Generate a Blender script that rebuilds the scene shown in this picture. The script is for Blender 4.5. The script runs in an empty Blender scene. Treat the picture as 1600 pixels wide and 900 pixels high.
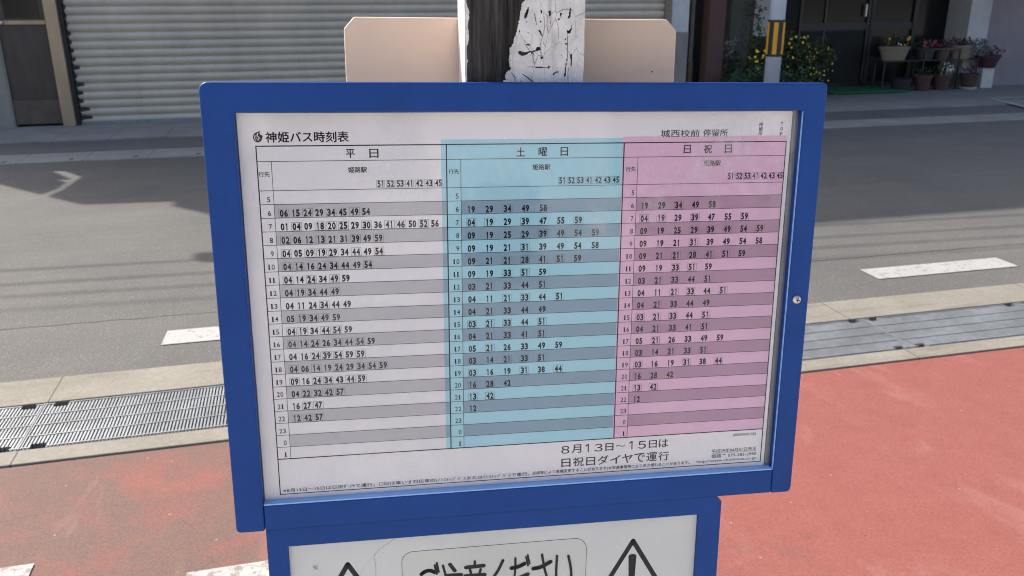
import bpy, bmesh, math, random
from mathutils import Vector, Matrix
random.seed(7)
S = bpy.context.scene
COL = S.collection
R = math.radians

# ------------------------------------------------------------------ camera
cam_d = bpy.data.cameras.new('camera')
cam = bpy.data.objects.new('camera', cam_d)
COL.objects.link(cam)
PITCH, ROLL, YAW = 0.32919832, -0.00420167, 0.24479848
def cam_axes():
    cy, sy, cp, sp = math.cos(YAW), math.sin(YAW), math.cos(PITCH), math.sin(PITCH)
    f = Vector((sy * cp, cy * cp, -sp)); r = Vector((cy, -sy, 0)); u = r.cross(f)
    cr, sr = math.cos(ROLL), math.sin(ROLL)
    return cr * r + sr * u, -sr * r + cr * u, f
cr_, cu_, cf_ = cam_axes()
m = Matrix((cr_, cu_, -cf_)).transposed().to_4x4()
m.translation = Vector((0, 0, 1.5))
cam.matrix_world = m
cam_d.sensor_width = 36
cam_d.lens = 1320 / 1600 * 36
cam_d.clip_start = 0.02
cam_d.clip_end = 3000
cam_d.dof.use_dof = True
cam_d.dof.focus_distance = 0.69
cam_d.dof.aperture_fstop = 23
S.camera = cam

# ------------------------------------------------------------------ sky, sun, exposure
SUN_AZ, SUN_EL = R(-40), R(45)          # azimuth measured from +Y towards +X
W = bpy.data.worlds.new('World'); S.world = W; W.use_nodes = True
nt = W.node_tree
sky = nt.nodes.new('ShaderNodeTexSky'); sky.sky_type = 'NISHITA'; sky.sun_disc = False
sky.sun_elevation = SUN_EL; sky.sun_rotation = SUN_AZ
sky.dust_density = 4.0; sky.air_density = 1.0; sky.ozone_density = 1.0
bg = nt.nodes['Background']; bg.inputs[1].default_value = 0.15
nt.links.new(sky.outputs[0], bg.inputs[0])
sd = bpy.data.lights.new('sun', 'SUN'); sd.energy = 3.45; sd.angle = R(0.53); sd.color = (1, .95, .86)
sun = bpy.data.objects.new('sun', sd); COL.objects.link(sun)
sdir = Vector((math.sin(SUN_AZ) * math.cos(SUN_EL), math.cos(SUN_AZ) * math.cos(SUN_EL), math.sin(SUN_EL)))
sun.rotation_euler = sdir.to_track_quat('Z', 'Y').to_euler(); sun.location = sdir * 30
S.view_settings.view_transform = 'Standard'; S.view_settings.look = 'None'
S.view_settings.gamma = 1.0; S.view_settings.exposure = 0.92
S.view_settings.use_curve_mapping = False
S.render.engine = 'CYCLES'
S.cycles.max_bounces = 8
S.cycles.filter_width = 1.05

# ------------------------------------------------------------------ materials
def newmat(name):
    mt = bpy.data.materials.new(name); mt.use_nodes = True
    return mt, mt.node_tree.nodes, mt.node_tree.links, mt.node_tree.nodes['Principled BSDF']
def nd(N, t, **kw):
    n = N.new(t)
    for k, v in kw.items():
        if k in n.inputs.keys(): n.inputs[k].default_value = v
        else: setattr(n, k, v)
    return n
def mix(N, L, fac, a, b, mode='MIX'):
    n = N.new('ShaderNodeMix'); n.data_type = 'RGBA'; n.blend_type = mode
    for s, v in ((0, fac), (6, a), (7, b)):
        if hasattr(v, 'is_linked') or isinstance(v, bpy.types.NodeSocket): L.new(v, n.inputs[s])
        elif s == 0: n.inputs[0].default_value = v
        else: n.inputs[s].default_value = (*v[:3], 1)
    return n.outputs[2]
def noise(N, L, coord, scale, detail=4, rough=.55, sc=None, dist=0):
    if sc is not None:
        mp = N.new('ShaderNodeMapping'); mp.inputs['Scale'].default_value = sc; L.new(coord, mp.inputs[0]); coord = mp.outputs[0]
    n = nd(N, 'ShaderNodeTexNoise', Scale=scale, Detail=detail, Roughness=rough, Distortion=dist)
    L.new(coord, n.inputs['Vector'])
    return n.outputs[0]
def ramp(N, L, fac, p0, p1, a=(0, 0, 0), b=(1, 1, 1)):
    n = N.new('ShaderNodeValToRGB'); e = n.color_ramp.elements
    e[0].position = p0; e[1].position = p1; e[0].color = (*a, 1); e[1].color = (*b, 1)
    L.new(fac, n.inputs[0]); return n.outputs[0]
def math_(N, L, op, a, b=0.0):
    n = N.new('ShaderNodeMath'); n.operation = op
    for i, v in enumerate((a, b)):
        if isinstance(v, bpy.types.NodeSocket): L.new(v, n.inputs[i])
        else: n.inputs[i].default_value = v
    return n.outputs[0]
def bump(N, L, h, bs, strength=.3, dist=.002):
    b = nd(N, 'ShaderNodeBump', Strength=strength, Distance=dist); L.new(h, b.inputs['Height']); L.new(b.outputs[0], bs.inputs['Normal'])
def plain(name, col, rough=.6, var=.12, scale=20, metallic=0, spec=.5, sc=None, bmp=0, bd=.002, coord='Object', big=None):
    mt, N, L, B = newmat(name)
    tc = N.new('ShaderNodeTexCoord').outputs[coord]
    n = noise(N, L, tc, scale, 5, .6, sc)
    c = mix(N, L, ramp(N, L, n, .3, .7), [v * (1 - var) for v in col], [min(1, v * (1 + var)) for v in col])
    if big:
        n2 = noise(N, L, tc, big, 3, .5)
        c = mix(N, L, ramp(N, L, n2, .35, .65), c, mix(N, L, 1.0, c, (1 - var * 1.5,) * 3, 'MULTIPLY'))
    L.new(c, B.inputs['Base Color'])
    B.inputs['Roughness'].default_value = rough; B.inputs['Metallic'].default_value = metallic
    B.inputs['Specular IOR Level'].default_value = spec
    if bmp: bump(N, L, n, B, bmp, bd)
    return mt

def asphalt(name, base, crack=True):
    mt, N, L, B = newmat(name)
    tc = N.new('ShaderNodeTexCoord').outputs['Object']
    a = noise(N, L, tc, 160, 3, .7); g = nd(N, 'ShaderNodeTexVoronoi', Scale=120.0); L.new(tc, g.inputs['Vector'])
    b_ = noise(N, L, tc, 1.1, 4, .6)
    st = noise(N, L, tc, 2.0, 3, .6, (.25, 2.2, 1))
    c = mix(N, L, ramp(N, L, a, .3, .7), [v * .72 for v in base], [v * 1.3 for v in base])
    rnd = nd(N, 'ShaderNodeSeparateColor'); L.new(g.outputs['Color'], rnd.inputs[0])
    spk = math_(N, L, 'MULTIPLY', math_(N, L, 'GREATER_THAN', rnd.outputs[0], .86), math_(N, L, 'LESS_THAN', g.outputs['Distance'], .42))
    c = mix(N, L, math_(N, L, 'MULTIPLY', spk, .42), c, (.3, .285, .26))
    drk = math_(N, L, 'MULTIPLY', math_(N, L, 'LESS_THAN', rnd.outputs[1], .12), math_(N, L, 'LESS_THAN', g.outputs['Distance'], .4))
    c = mix(N, L, math_(N, L, 'MULTIPLY', drk, .5), c, (.03, .03, .03))
    c = mix(N, L, ramp(N, L, b_, .35, .7), c, mix(N, L, 1.0, c, (.82, .83, .86), 'MULTIPLY'))
    c = mix(N, L, ramp(N, L, st, .5, .75), c, mix(N, L, 1.0, c, (1.12, 1.1, 1.06), 'MULTIPLY'))
    if crack:
        sx = N.new('ShaderNodeSeparateXYZ'); L.new(tc, sx.inputs[0])
        cn = noise(N, L, tc, 5, 6, .65, (1, .1, 1))
        d = math_(N, L, 'ABSOLUTE', math_(N, L, 'ADD', math_(N, L, 'SUBTRACT', sx.outputs[1], 4.28), math_(N, L, 'MULTIPLY', math_(N, L, 'SUBTRACT', cn, .5), .05)))
        wn = math_(N, L, 'MULTIPLY', noise(N, L, tc, 9, 3), .014)
        k = math_(N, L, 'LESS_THAN', d, wn)
        c = mix(N, L, math_(N, L, 'MULTIPLY', k, .7), c, (.035, .03, .028))
        d2 = math_(N, L, 'ABSOLUTE', math_(N, L, 'ADD', math_(N, L, 'SUBTRACT', sx.outputs[1], 6.2), math_(N, L, 'MULTIPLY', math_(N, L, 'SUBTRACT', cn, .5), .12)))
        c = mix(N, L, math_(N, L, 'MULTIPLY', math_(N, L, 'LESS_THAN', d2, .006), .35), c, (.05, .045, .04))
    L.new(c, B.inputs['Base Color']); B.inputs['Roughness'].default_value = .88; B.inputs['Specular IOR Level'].default_value = .25
    bump(N, L, g.outputs['Distance'], B, .35, .004)
    return mt

M = {}
M['asphalt'] = asphalt('road_asphalt', (.119, .1135, .105))
M['asphalt_far'] = asphalt('apron_asphalt', (.13, .125, .118), False)
def concrete(name, col, joint=None):
    mt, N, L, B = newmat(name)
    tc = N.new('ShaderNodeTexCoord').outputs['Object']
    a = noise(N, L, tc, 60, 5, .65); b_ = noise(N, L, tc, 2.3, 5, .6); st = noise(N, L, tc, 6, 4, .6, (.3, 2, 1))
    c = mix(N, L, ramp(N, L, a, .3, .75), [v * .8 for v in col], [v * 1.12 for v in col])
    c = mix(N, L, ramp(N, L, b_, .4, .65), mix(N, L, 1.0, c, (.84, .83, .8), 'MULTIPLY'), c)
    c = mix(N, L, ramp(N, L, st, .55, .72), c, mix(N, L, 1.0, c, (.78, .75, .7), 'MULTIPLY'))
    if joint:
        sx = N.new('ShaderNodeSeparateXYZ'); L.new(tc, sx.inputs[0])
        f = math_(N, L, 'FRACT', math_(N, L, 'DIVIDE', math_(N, L, 'ADD', sx.outputs[0], 50 + joint[1]), joint[0]))
        c = mix(N, L, math_(N, L, 'LESS_THAN', f, .006 / joint[0]), c, (.07, .065, .06))
    L.new(c, B.inputs['Base Color']); B.inputs['Roughness'].default_value = .85
    bump(N, L, a, B, .25, .003)
    return mt
M['concrete'] = concrete('kerb_concrete', (.235, .216, .18), (1.2, .25))
M['concrete_far'] = concrete('far_concrete', (.27, .265, .25), (.6, .1))
M['wall_grey'] = plain('grey_render', (.27, .255, .232), .8, .12, 8, bmp=.15, big=1.2)
M['wall_white'] = plain('white_render', (.55, .55, .56), .75, .1, 6, bmp=.1, big=1.5)
M['wall_lav'] = plain('lavender_siding', (.27, .24, .265), .8, .08, 6, sc=(1, 1, .3), big=1.2)
M['black_wall'] = plain('dark_void', (.011, .011, .012), .8, .2, 3)

def red_paving():
    mt, N, L, B = newmat('red_paving')
    tc = N.new('ShaderNodeTexCoord').outputs['Object']
    sx = N.new('ShaderNodeSeparateXYZ'); L.new(tc, sx.inputs[0])
    fine = noise(N, L, tc, 170, 4, .7); mid = noise(N, L, tc, 9, 6, .65); big = noise(N, L, tc, 2.6, 5, .6, dist=.4)
    red = mix(N, L, ramp(N, L, fine, .3, .72), (.19, .058, .046), (.285, .102, .084))
    red = mix(N, L, ramp(N, L, mid, .4, .75), red, mix(N, L, 1.0, red, (.92, .86, .86), 'MULTIPLY'))
    worn = mix(N, L, ramp(N, L, fine, .3, .72), (.08, .06, .05), (.152, .108, .089))
    # wear: heavy on the left part of the pavement, along the kerb joint, patches of paint kept
    gx = nd(N, 'ShaderNodeMapRange'); L.new(sx.outputs[0], gx.inputs[0])
    for i, v in ((1, -.2), (2, 1.9), (3, .62), (4, -.28)): gx.inputs[i].default_value = v
    gy = nd(N, 'ShaderNodeMapRange'); L.new(sx.outputs[1], gy.inputs[0])
    for i, v in ((1, 2.6), (2, 2.86), (3, 0.0), (4, .26)): gy.inputs[i].default_value = v
    t = math_(N, L, 'ADD', math_(N, L, 'ADD', gx.outputs[0], gy.outputs[0]), math_(N, L, 'MULTIPLY', math_(N, L, 'SUBTRACT', big, .5), 1.9))
    t = math_(N, L, 'ADD', t, math_(N, L, 'MULTIPLY', math_(N, L, 'SUBTRACT', mid, .5), .8))
    k = ramp(N, L, t, .2, .75)
    c = mix(N, L, math_(N, L, 'MULTIPLY', k, .8), red, worn)
    # pale dusty scuffs
    sc = noise(N, L, tc, 4.2, 4, .6, (1.0, .45, 1), .6)
    c = mix(N, L, math_(N, L, 'MULTIPLY', ramp(N, L, sc, .56, .76), .42), c, (.34, .2, .175))
    v = nd(N, 'ShaderNodeTexVoronoi', Scale=60.0); L.new(tc, v.inputs['Vector'])
    sp = nd(N, 'ShaderNodeSeparateColor'); L.new(v.outputs['Color'], sp.inputs[0])
    d = math_(N, L, 'MULTIPLY', math_(N, L, 'GREATER_THAN', sp.outputs[0], .991), math_(N, L, 'LESS_THAN', v.outputs['Distance'], .2))
    c = mix(N, L, math_(N, L, 'MULTIPLY', d, .3), c, (.6, .5, .45))
    d = math_(N, L, 'MULTIPLY', math_(N, L, 'GREATER_THAN', sp.outputs[1], .99), math_(N, L, 'LESS_THAN', v.outputs['Distance'], .22))
    c = mix(N, L, math_(N, L, 'MULTIPLY', d, .7), c, (.06, .04, .035))
    v2 = nd(N, 'ShaderNodeTexVoronoi', Scale=1.3, feature='DISTANCE_TO_EDGE'); 
    wv = N.new('ShaderNodeVectorMath'); wv.operation = 'ADD'; L.new(tc, wv.inputs[0])
    wn = nd(N, 'ShaderNodeTexNoise', Scale=3.0, Detail=6.0); L.new(tc, wn.inputs['Vector'])
    ws = N.new('ShaderNodeVectorMath'); ws.operation = 'SCALE'; ws.inputs['Scale'].default_value = .5; L.new(wn.outputs['Color'], ws.inputs[0]); L.new(ws.outputs[0], wv.inputs[1])
    L.new(wv.outputs[0], v2.inputs['Vector'])
    ck = math_(N, L, 'MULTIPLY', math_(N, L, 'LESS_THAN', v2.outputs['Distance'], .004), math_(N, L, 'MULTIPLY', math_(N, L, 'MULTIPLY', ramp(N, L, big, .5, .6), math_(N, L, 'LESS_THAN', sx.outputs[0], .4)), .5))
    c = mix(N, L, ck, c, (.05, .04, .035))
    L.new(c, B.inputs['Base Color']); B.inputs['Roughness'].default_value = .8; B.inputs['Specular IOR Level'].default_value = .3
    bump(N, L, fine, B, .3, .003)
    return mt
M['red'] = red_paving()
def road_paint(name, keep=.25):
    mt, N, L, B = newmat(name)
    tc = N.new('ShaderNodeTexCoord').outputs['Object']
    n = noise(N, L, tc, 28, 6, .7); v = nd(N, 'ShaderNodeTexVoronoi', Scale=14.0, feature='DISTANCE_TO_EDGE'); L.new(tc, v.inputs['Vector'])
    k = ramp(N, L, n, keep + .06, keep + .12)
    c = mix(N, L, k, (.2, .17, .15), mix(N, L, noise(N, L, tc, 6), (.30, .295, .28), (.37, .365, .35)))
    c = mix(N, L, math_(N, L, 'LESS_THAN', v.outputs['Distance'], .012), c, (.24, .2, .18)) if keep > .32 else c
    L.new(c, B.inputs['Base Color']); B.inputs['Roughness'].default_value = .7
    return mt
M['paint'] = road_paint('road_paint', .318)
M['paint_worn'] = road_paint('worn_road_paint', .36)
M['steel'] = plain('galvanised_steel', (.25, .265, .28), .5, .16, 25, .35, big=4)
M['channel'] = plain('drain_dark', (.12, .11, .095), .95, .3, 10)
def shutter_mat():
    mt, N, L, B = newmat('shutter_paint')
    tc = N.new('ShaderNodeTexCoord').outputs['Object']
    n = noise(N, L, tc, 2, 4, .6); st = noise(N, L, tc, 5, 5, .65, (1.6, 1, .16)); sp = noise(N, L, tc, 18, 5, .7, (.5, 1, 1))
    c = mix(N, L, ramp(N, L, n, .3, .7), (.48, .44, .37), (.58, .525, .44))
    c = mix(N, L, math_(N, L, 'MULTIPLY', ramp(N, L, st, .5, .75), .4), c, (.36, .32, .26))
    c = mix(N, L, math_(N, L, 'MULTIPLY', ramp(N, L, sp, .62, .72), .45), c, (.24, .2, .16))
    L.new(c, B.inputs['Base Color']); B.inputs['Roughness'].default_value = .55; B.inputs['Specular IOR Level'].default_value = .35
    bump(N, L, noise(N, L, tc, 3, 2, .5), B, .4, .01)
    return mt
M['shutter'] = shutter_mat()
M['black'] = plain('black_rubber', (.022, .022, .024), .6, .2, 20)
M['brass'] = plain('bronze_aluminium', (.34, .27, .19), .38, .12, 6, .45, sc=(1, 1, .3))
M['brown'] = plain('dark_brown_door', (.05, .038, .032), .45, .2, 7, sc=(2, 2, .4))
M['brown2'] = plain('door_kick_panel', (.09, .068, .056), .55, .2, 7)
M['maroon'] = plain('maroon_post_paint', (.085, .035, .033), .5, .15, 8)
M['beige'] = plain('beige_sign_paint', (.80, .595, .445), .42, .05, 9, bmp=.03, big=7)
M['blue'] = plain('blue_frame_paint', (.0055, .052, .245), .42, .08, 30, spec=.22, big=6)
M['backplate'] = plain('back_plate', (.38, .39, .42), .45, .06, 12, .2)
def metal(name, col, rough):
    return plain(name, col, rough, .08, 30, .9)
M['alu'] = metal('aluminium', (.6, .6, .62), .35)
M['screw'] = metal('screw_metal', (.62, .57, .52), .3)
M['pole'] = plain('pole_grey_paint', (.52, .55, .60), .6, .08, 7, sc=(1, 1, .3))
M['yellow'] = plain('guard_yellow', (.75, .36, .015), .45, .1, 12)
M['guard_black'] = plain('guard_black', (.02, .018, .018), .5, .2, 12)
M['cream'] = plain('cream_plastic', (.21, .17, .125), .6, .1, 9)
M['terracotta'] = plain('terracotta', (.08, .042, .035), .85, .2, 14)
M['plum'] = plain('plum_plastic', (.06, .025, .035), .5, .2, 12)
M['darkgreen_pot'] = plain('dark_plastic', (.03, .035, .035), .5, .2, 12)
M['soil'] = plain('soil', (.03, .022, .016), .95, .3, 30)
M['mat'] = plain('green_turf_mat', (.02, .13, .06), .9, .3, 60)
M['whiteblock'] = plain('white_block', (.5, .5, .48), .8, .1, 12)
def leaf(name, a, b_):
    mt, N, L, B = newmat(name)
    oi = N.new('ShaderNodeTexCoord').outputs['Object']
    n = noise(N, L, oi, 9, 3)
    L.new(mix(N, L, ramp(N, L, n, .3, .7), a, b_), B.inputs['Base Color'])
    B.inputs['Roughness'].default_value = .6
    return mt
M['leaf'] = leaf('leaf_green', (.022, .038, .016), (.055, .085, .028))
M['leaf_dark'] = leaf('conifer_green', (.03, .045, .03), (.06, .08, .05))
M['leaf_hedge'] = leaf('hedge_green', (.018, .05, .03), (.04, .095, .05))
M['leaf_pale'] = leaf('variegated_leaf', (.2, .24, .2), (.42, .44, .42))
M['leaf_grey'] = leaf('silver_leaf', (.1, .12, .12), (.2, .22, .23))
M['leaf_plum'] = leaf('plum_leaf', (.05, .02, .035), (.11, .04, .07))
M['f_yellow'] = plain('yellow_petal', (.85, .66, .03), .6, .15, 20)
M['f_orange'] = plain('orange_petal', (.8, .4, .03), .6, .15, 20)
M['f_pink'] = plain('pink_petal', (.24, .03, .07), .6, .2, 20)
M['f_white'] = plain('white_petal', (.75, .75, .72), .6, .08, 20)
M['bark'] = plain('bark', (.07, .05, .035), .9, .2, 20)
M['ink'] = plain('black_ink', (.009, .007, .012), .8, .15, 200, spec=.1)
M['paint_ink'] = plain('brush_ink', (.022, .019, .024), .6, .2, 60, spec=.3)
M['ink_grey'] = plain('grey_ink', (.16, .145, .175), .8, .1, 200, spec=.1)
def paper(name, col, stain=.05):
    mt, N, L, B = newmat(name)
    tc = N.new('ShaderNodeTexCoord').outputs['Object']
    n = noise(N, L, tc, 7, 4, .55, dist=.6)
    c = mix(N, L, ramp(N, L, n, .35, .68), [v * (1 - stain) for v in col], [min(1, v * (1 + stain * .6)) for v in col])
    L.new(c, B.inputs['Base Color']); B.inputs['Roughness'].default_value = .55; B.inputs['Specular IOR Level'].default_value = .3
    return mt
M['paper'] = paper('white_paper', (.75, .70, .725), .07)
M['band_w'] = paper('grey_band', (.46, .435, .465))
M['col_b'] = paper('blue_column', (.345, .60, .70))
M['band_b'] = paper('blue_band', (.215, .32, .41))
M['col_p'] = paper('pink_column', (.70, .42, .57))
M['band_p'] = paper('pink_band', (.41, .235, .33))
M['notice'] = paper('notice_sheet', (.60, .60, .585), .06)
M['notice_box'] = paper('notice_box', (.57, .575, .535), .05)
M['stain'] = plain('stain', (.36, .36, .34), .8, .1, 60)
M['stain_pale'] = plain('pale_stain', (.5, .49, .44), .8, .1, 60)
def acrylic():
    mt, N, L, B = newmat('clear_acrylic')
    N.remove(B)
    out = N['Material Output']
    tr = N.new('ShaderNodeBsdfTransparent'); tr.inputs[0].default_value = (.985, .985, .985, 1)
    gl = nd(N, 'ShaderNodeBsdfGlossy', Roughness=.03)
    tc = N.new('ShaderNodeTexCoord').outputs['Object']
    n = noise(N, L, tc, 9, 3, .5); b = nd(N, 'ShaderNodeBump', Strength=.15, Distance=.002); L.new(n, b.inputs['Height']); L.new(b.outputs[0], gl.inputs['Normal'])
    lw = nd(N, 'ShaderNodeLayerWeight', Blend=.5)
    fz = math_(N, L, 'ADD', math_(N, L, 'MULTIPLY', math_(N, L, 'POWER', lw.outputs['Facing'], 5.0), .9), .042)
    ms = N.new('ShaderNodeMixShader'); L.new(fz, ms.inputs[0]); L.new(tr.outputs[0], ms.inputs[1]); L.new(gl.outputs[0], ms.inputs[2])
    # scuffs and painted pale haze standing in for glare on the cover
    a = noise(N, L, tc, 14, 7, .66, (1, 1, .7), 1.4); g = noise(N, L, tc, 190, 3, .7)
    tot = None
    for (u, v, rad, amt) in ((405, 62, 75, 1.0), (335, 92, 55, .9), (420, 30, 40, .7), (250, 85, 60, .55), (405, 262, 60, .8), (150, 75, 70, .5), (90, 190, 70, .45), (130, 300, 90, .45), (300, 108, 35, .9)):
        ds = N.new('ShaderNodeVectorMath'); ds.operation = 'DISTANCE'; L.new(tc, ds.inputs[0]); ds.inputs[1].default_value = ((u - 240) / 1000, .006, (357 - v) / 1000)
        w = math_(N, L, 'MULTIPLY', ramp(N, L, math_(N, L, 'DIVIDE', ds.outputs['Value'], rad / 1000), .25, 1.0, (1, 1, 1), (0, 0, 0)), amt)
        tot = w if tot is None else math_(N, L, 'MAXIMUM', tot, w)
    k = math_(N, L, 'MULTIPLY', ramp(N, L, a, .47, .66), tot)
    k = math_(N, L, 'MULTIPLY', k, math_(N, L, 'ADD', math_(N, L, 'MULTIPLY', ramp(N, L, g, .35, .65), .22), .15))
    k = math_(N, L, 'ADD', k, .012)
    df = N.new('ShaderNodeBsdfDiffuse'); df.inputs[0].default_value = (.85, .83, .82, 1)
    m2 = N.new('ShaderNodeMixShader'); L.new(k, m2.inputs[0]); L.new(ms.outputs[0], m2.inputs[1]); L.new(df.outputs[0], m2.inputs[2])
    L.new(m2.outputs[0], out.inputs[0])
    return mt
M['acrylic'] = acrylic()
def window_glass():
    mt, N, L, B = newmat('dark_window_glass')
    tc = N.new('ShaderNodeTexCoord').outputs['Object']
    n = noise(N, L, tc, .9, 3, .5)
    L.new(mix(N, L, n, (.007, .007, .008), (.017, .017, .02)), B.inputs['Base Color'])
    B.inputs['Roughness'].default_value = .15; B.inputs['Specular IOR Level'].default_value = .3
    bump(N, L, n, B, .05, .01)
    return mt
M['glass'] = window_glass()
def old_wood():
    mt, N, L, B = newmat('weathered_wood')
    tc = N.new('ShaderNodeTexCoord').outputs['Object']
    g = noise(N, L, tc, 150, 6, .7, (1, 1, .035), .4); g2 = noise(N, L, tc, 45, 5, .6, (1, 1, .05), .8)
    c = mix(N, L, ramp(N, L, g, .45, .68), (.004, .0035, .004), (.095, .075, .07))
    c = mix(N, L, ramp(N, L, g2, .55, .75), c, (.15, .12, .105))
    c = mix(N, L, ramp(N, L, g2, .28, .42, (1, 1, 1), (0, 0, 0)), c, (.008, .007, .007))
    L.new(c, B.inputs['Base Color']); B.inputs['Roughness'].default_value = .85
    bump(N, L, math_(N, L, 'ADD', g, g2), B, 1.0, .008)
    return mt
M['wood'] = old_wood()
def peel():
    mt, N, L, B = newmat('peeling_white_paint')
    tc = N.new('ShaderNodeTexCoord').outputs['Object']
    n = noise(N, L, tc, 60, 6, .65); w = noise(N, L, tc, 120, 4, .6, (1, 1, .12))
    c = mix(N, L, ramp(N, L, n, .3, .6), (.56, .51, .49), (.74, .70, .69))
    c = mix(N, L, math_(N, L, 'MULTIPLY', ramp(N, L, w, .56, .7), .5), c, (.36, .3, .27))
    dk = noise(N, L, tc, 22, 5, .7, dist=1.0)
    c = mix(N, L, math_(N, L, 'MULTIPLY', ramp(N, L, dk, .58, .72), .45), c, (.42, .35, .29))
    vc = nd(N, 'ShaderNodeTexVoronoi', Scale=70.0, feature='DISTANCE_TO_EDGE'); mpv = N.new('ShaderNodeMapping'); mpv.inputs['Scale'].default_value = (1, 1, .4); L.new(tc, mpv.inputs[0]); L.new(mpv.outputs[0], vc.inputs['Vector'])
    c = mix(N, L, math_(N, L, 'MULTIPLY', math_(N, L, 'LESS_THAN', vc.outputs['Distance'], .007), math_(N, L, 'MULTIPLY', ramp(N, L, dk, .4, .5), .7)), c, (.16, .12, .1))
    L.new(c, B.inputs['Base Color']); B.inputs['Roughness'].default_value = .5
    bump(N, L, math_(N, L, 'ADD', n, w), B, .8, .003)
    return mt
M['peel'] = peel()

# ------------------------------------------------------------------ helpers
class MB:
    def __init__(s): s.bm = bmesh.new()
    def box(s, x0, x1, y0, y1, z0, z1):
        b = s.bm
        v = [b.verts.new(p) for p in ((x0, y0, z0), (x1, y0, z0), (x1, y1, z0), (x0, y1, z0), (x0, y0, z1), (x1, y0, z1), (x1, y1, z1), (x0, y1, z1))]
        for f in ((0, 3, 2, 1), (4, 5, 6, 7), (0, 1, 5, 4), (1, 2, 6, 5), (2, 3, 7, 6), (3, 0, 4, 7)): b.faces.new([v[i] for i in f])
        return s
    def quad(s, *p):
        s.bm.faces.new([s.bm.verts.new(q) for q in p]); return s
    def prism(s, poly, y0, y1):            # polygon in XZ, extruded along Y
        b = s.bm; a = [b.verts.new((x, y0, z)) for x, z in poly]; c = [b.verts.new((x, y1, z)) for x, z in poly]; n = len(poly)
        area = sum(poly[i][0] * poly[(i + 1) % n][1] - poly[(i + 1) % n][0] * poly[i][1] for i in range(n))
        if area < 0: a.reverse(); c.reverse()
        b.faces.new(a); b.faces.new(c[::-1])
        for i in range(n): b.faces.new((a[i], c[i], c[(i + 1) % n], a[(i + 1) % n]))
        return s
    def lathe(s, prof, seg=24, c=(0, 0, 0), axis='Z', sx=1, sy=1):
        b = s.bm; rings = []
        for r, h in prof:
            ring = []
            for k in range(seg):
                a = 2 * math.pi * k / seg; p = (r * math.cos(a) * sx, r * math.sin(a) * sy, h)
                if axis == 'Y': p = (p[0], p[2], -p[1])
                if axis == 'X': p = (p[2], p[0], p[1])
                ring.append(b.verts.new((p[0] + c[0], p[1] + c[1], p[2] + c[2])))
            rings.append(ring)
        for q in range(len(rings) - 1):
            for k in range(seg):
                b.faces.new((rings[q][k], rings[q][(k + 1) % seg], rings[q + 1][(k + 1) % seg], rings[q + 1][k]))
        b.faces.new(rings[0][::-1]); b.faces.new(rings[-1])
        return s
    def tube(s, pts, r, seg=8):
        b = s.bm; rings = []
        for i, p in enumerate(pts):
            p = Vector(p); q0 = Vector(pts[max(0, i - 1)]); q1 = Vector(pts[min(len(pts) - 1, i + 1)])
            t = (q1 - q0).normalized(); n = t.cross(Vector((0, 0, 1)))
            if n.length < 1e-4: n = Vector((1, 0, 0))
            n.normalize(); k = t.cross(n); rr = r[i] if isinstance(r, (list, tuple)) else r
            rings.append([b.verts.new(p + n * rr * math.cos(2 * math.pi * j / seg) + k * rr * math.sin(2 * math.pi * j / seg)) for j in range(seg)])
        for q in range(len(rings) - 1):
            for j in range(seg): b.faces.new((rings[q][j], rings[q][(j + 1) % seg], rings[q + 1][(j + 1) % seg], rings[q + 1][j]))
        b.faces.new(rings[0][::-1]); b.faces.new(rings[-1]); return s
    def leafq(s, p, size, asp=.55, up=.0):
        d = Vector((random.gauss(0, 1), random.gauss(0, 1), random.gauss(0, 1) + up)).normalized()
        n = d.cross(Vector((random.gauss(0, 1), random.gauss(0, 1), random.gauss(0, 1)))).normalized()
        p = Vector(p); w = n * size * asp * .5; t = d * size; k = n.cross(d) * size * .12
        b = s.bm; v = [b.verts.new(q) for q in (p, p + t * .5 + w + k, p + t, p + t * .5 - w + k)]
        b.faces.new(v); return s
    def build(s, name, mat, parent=None, bevel=0, seg=2, smooth=False, fix=True):
        if fix: bmesh.ops.recalc_face_normals(s.bm, faces=s.bm.faces)
        me = bpy.data.meshes.new(name); s.bm.to_mesh(me); s.bm.free(); me.materials.append(mat)
        o = bpy.data.objects.new(name, me); COL.objects.link(o)
        if parent: o.parent = parent
        if bevel:
            md = o.modifiers.new('bevel', 'BEVEL'); md.width = bevel; md.segments = seg; md.limit_method = 'ANGLE'; md.angle_limit = R(35)
        if smooth:
            for p in me.polygons: p.use_smooth = True
        return o
def tag(o, label=None, cat=None, group=None, kind=None):
    if label: o['label'] = label
    if cat: o['category'] = cat
    if group: o['group'] = group
    if kind: o['kind'] = kind
    return o
def empty(name, loc=(0, 0, 0), label=None, cat=None, group=None, mtx=None):
    o = bpy.data.objects.new(name, None); COL.objects.link(o); o.location = loc; o.empty_display_size = .1
    if mtx: o.matrix_world = mtx
    return tag(o, label, cat, group)
def struct(name, mb, mat, **k): return tag(mb.build(name, mat, **k), kind='structure')

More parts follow.
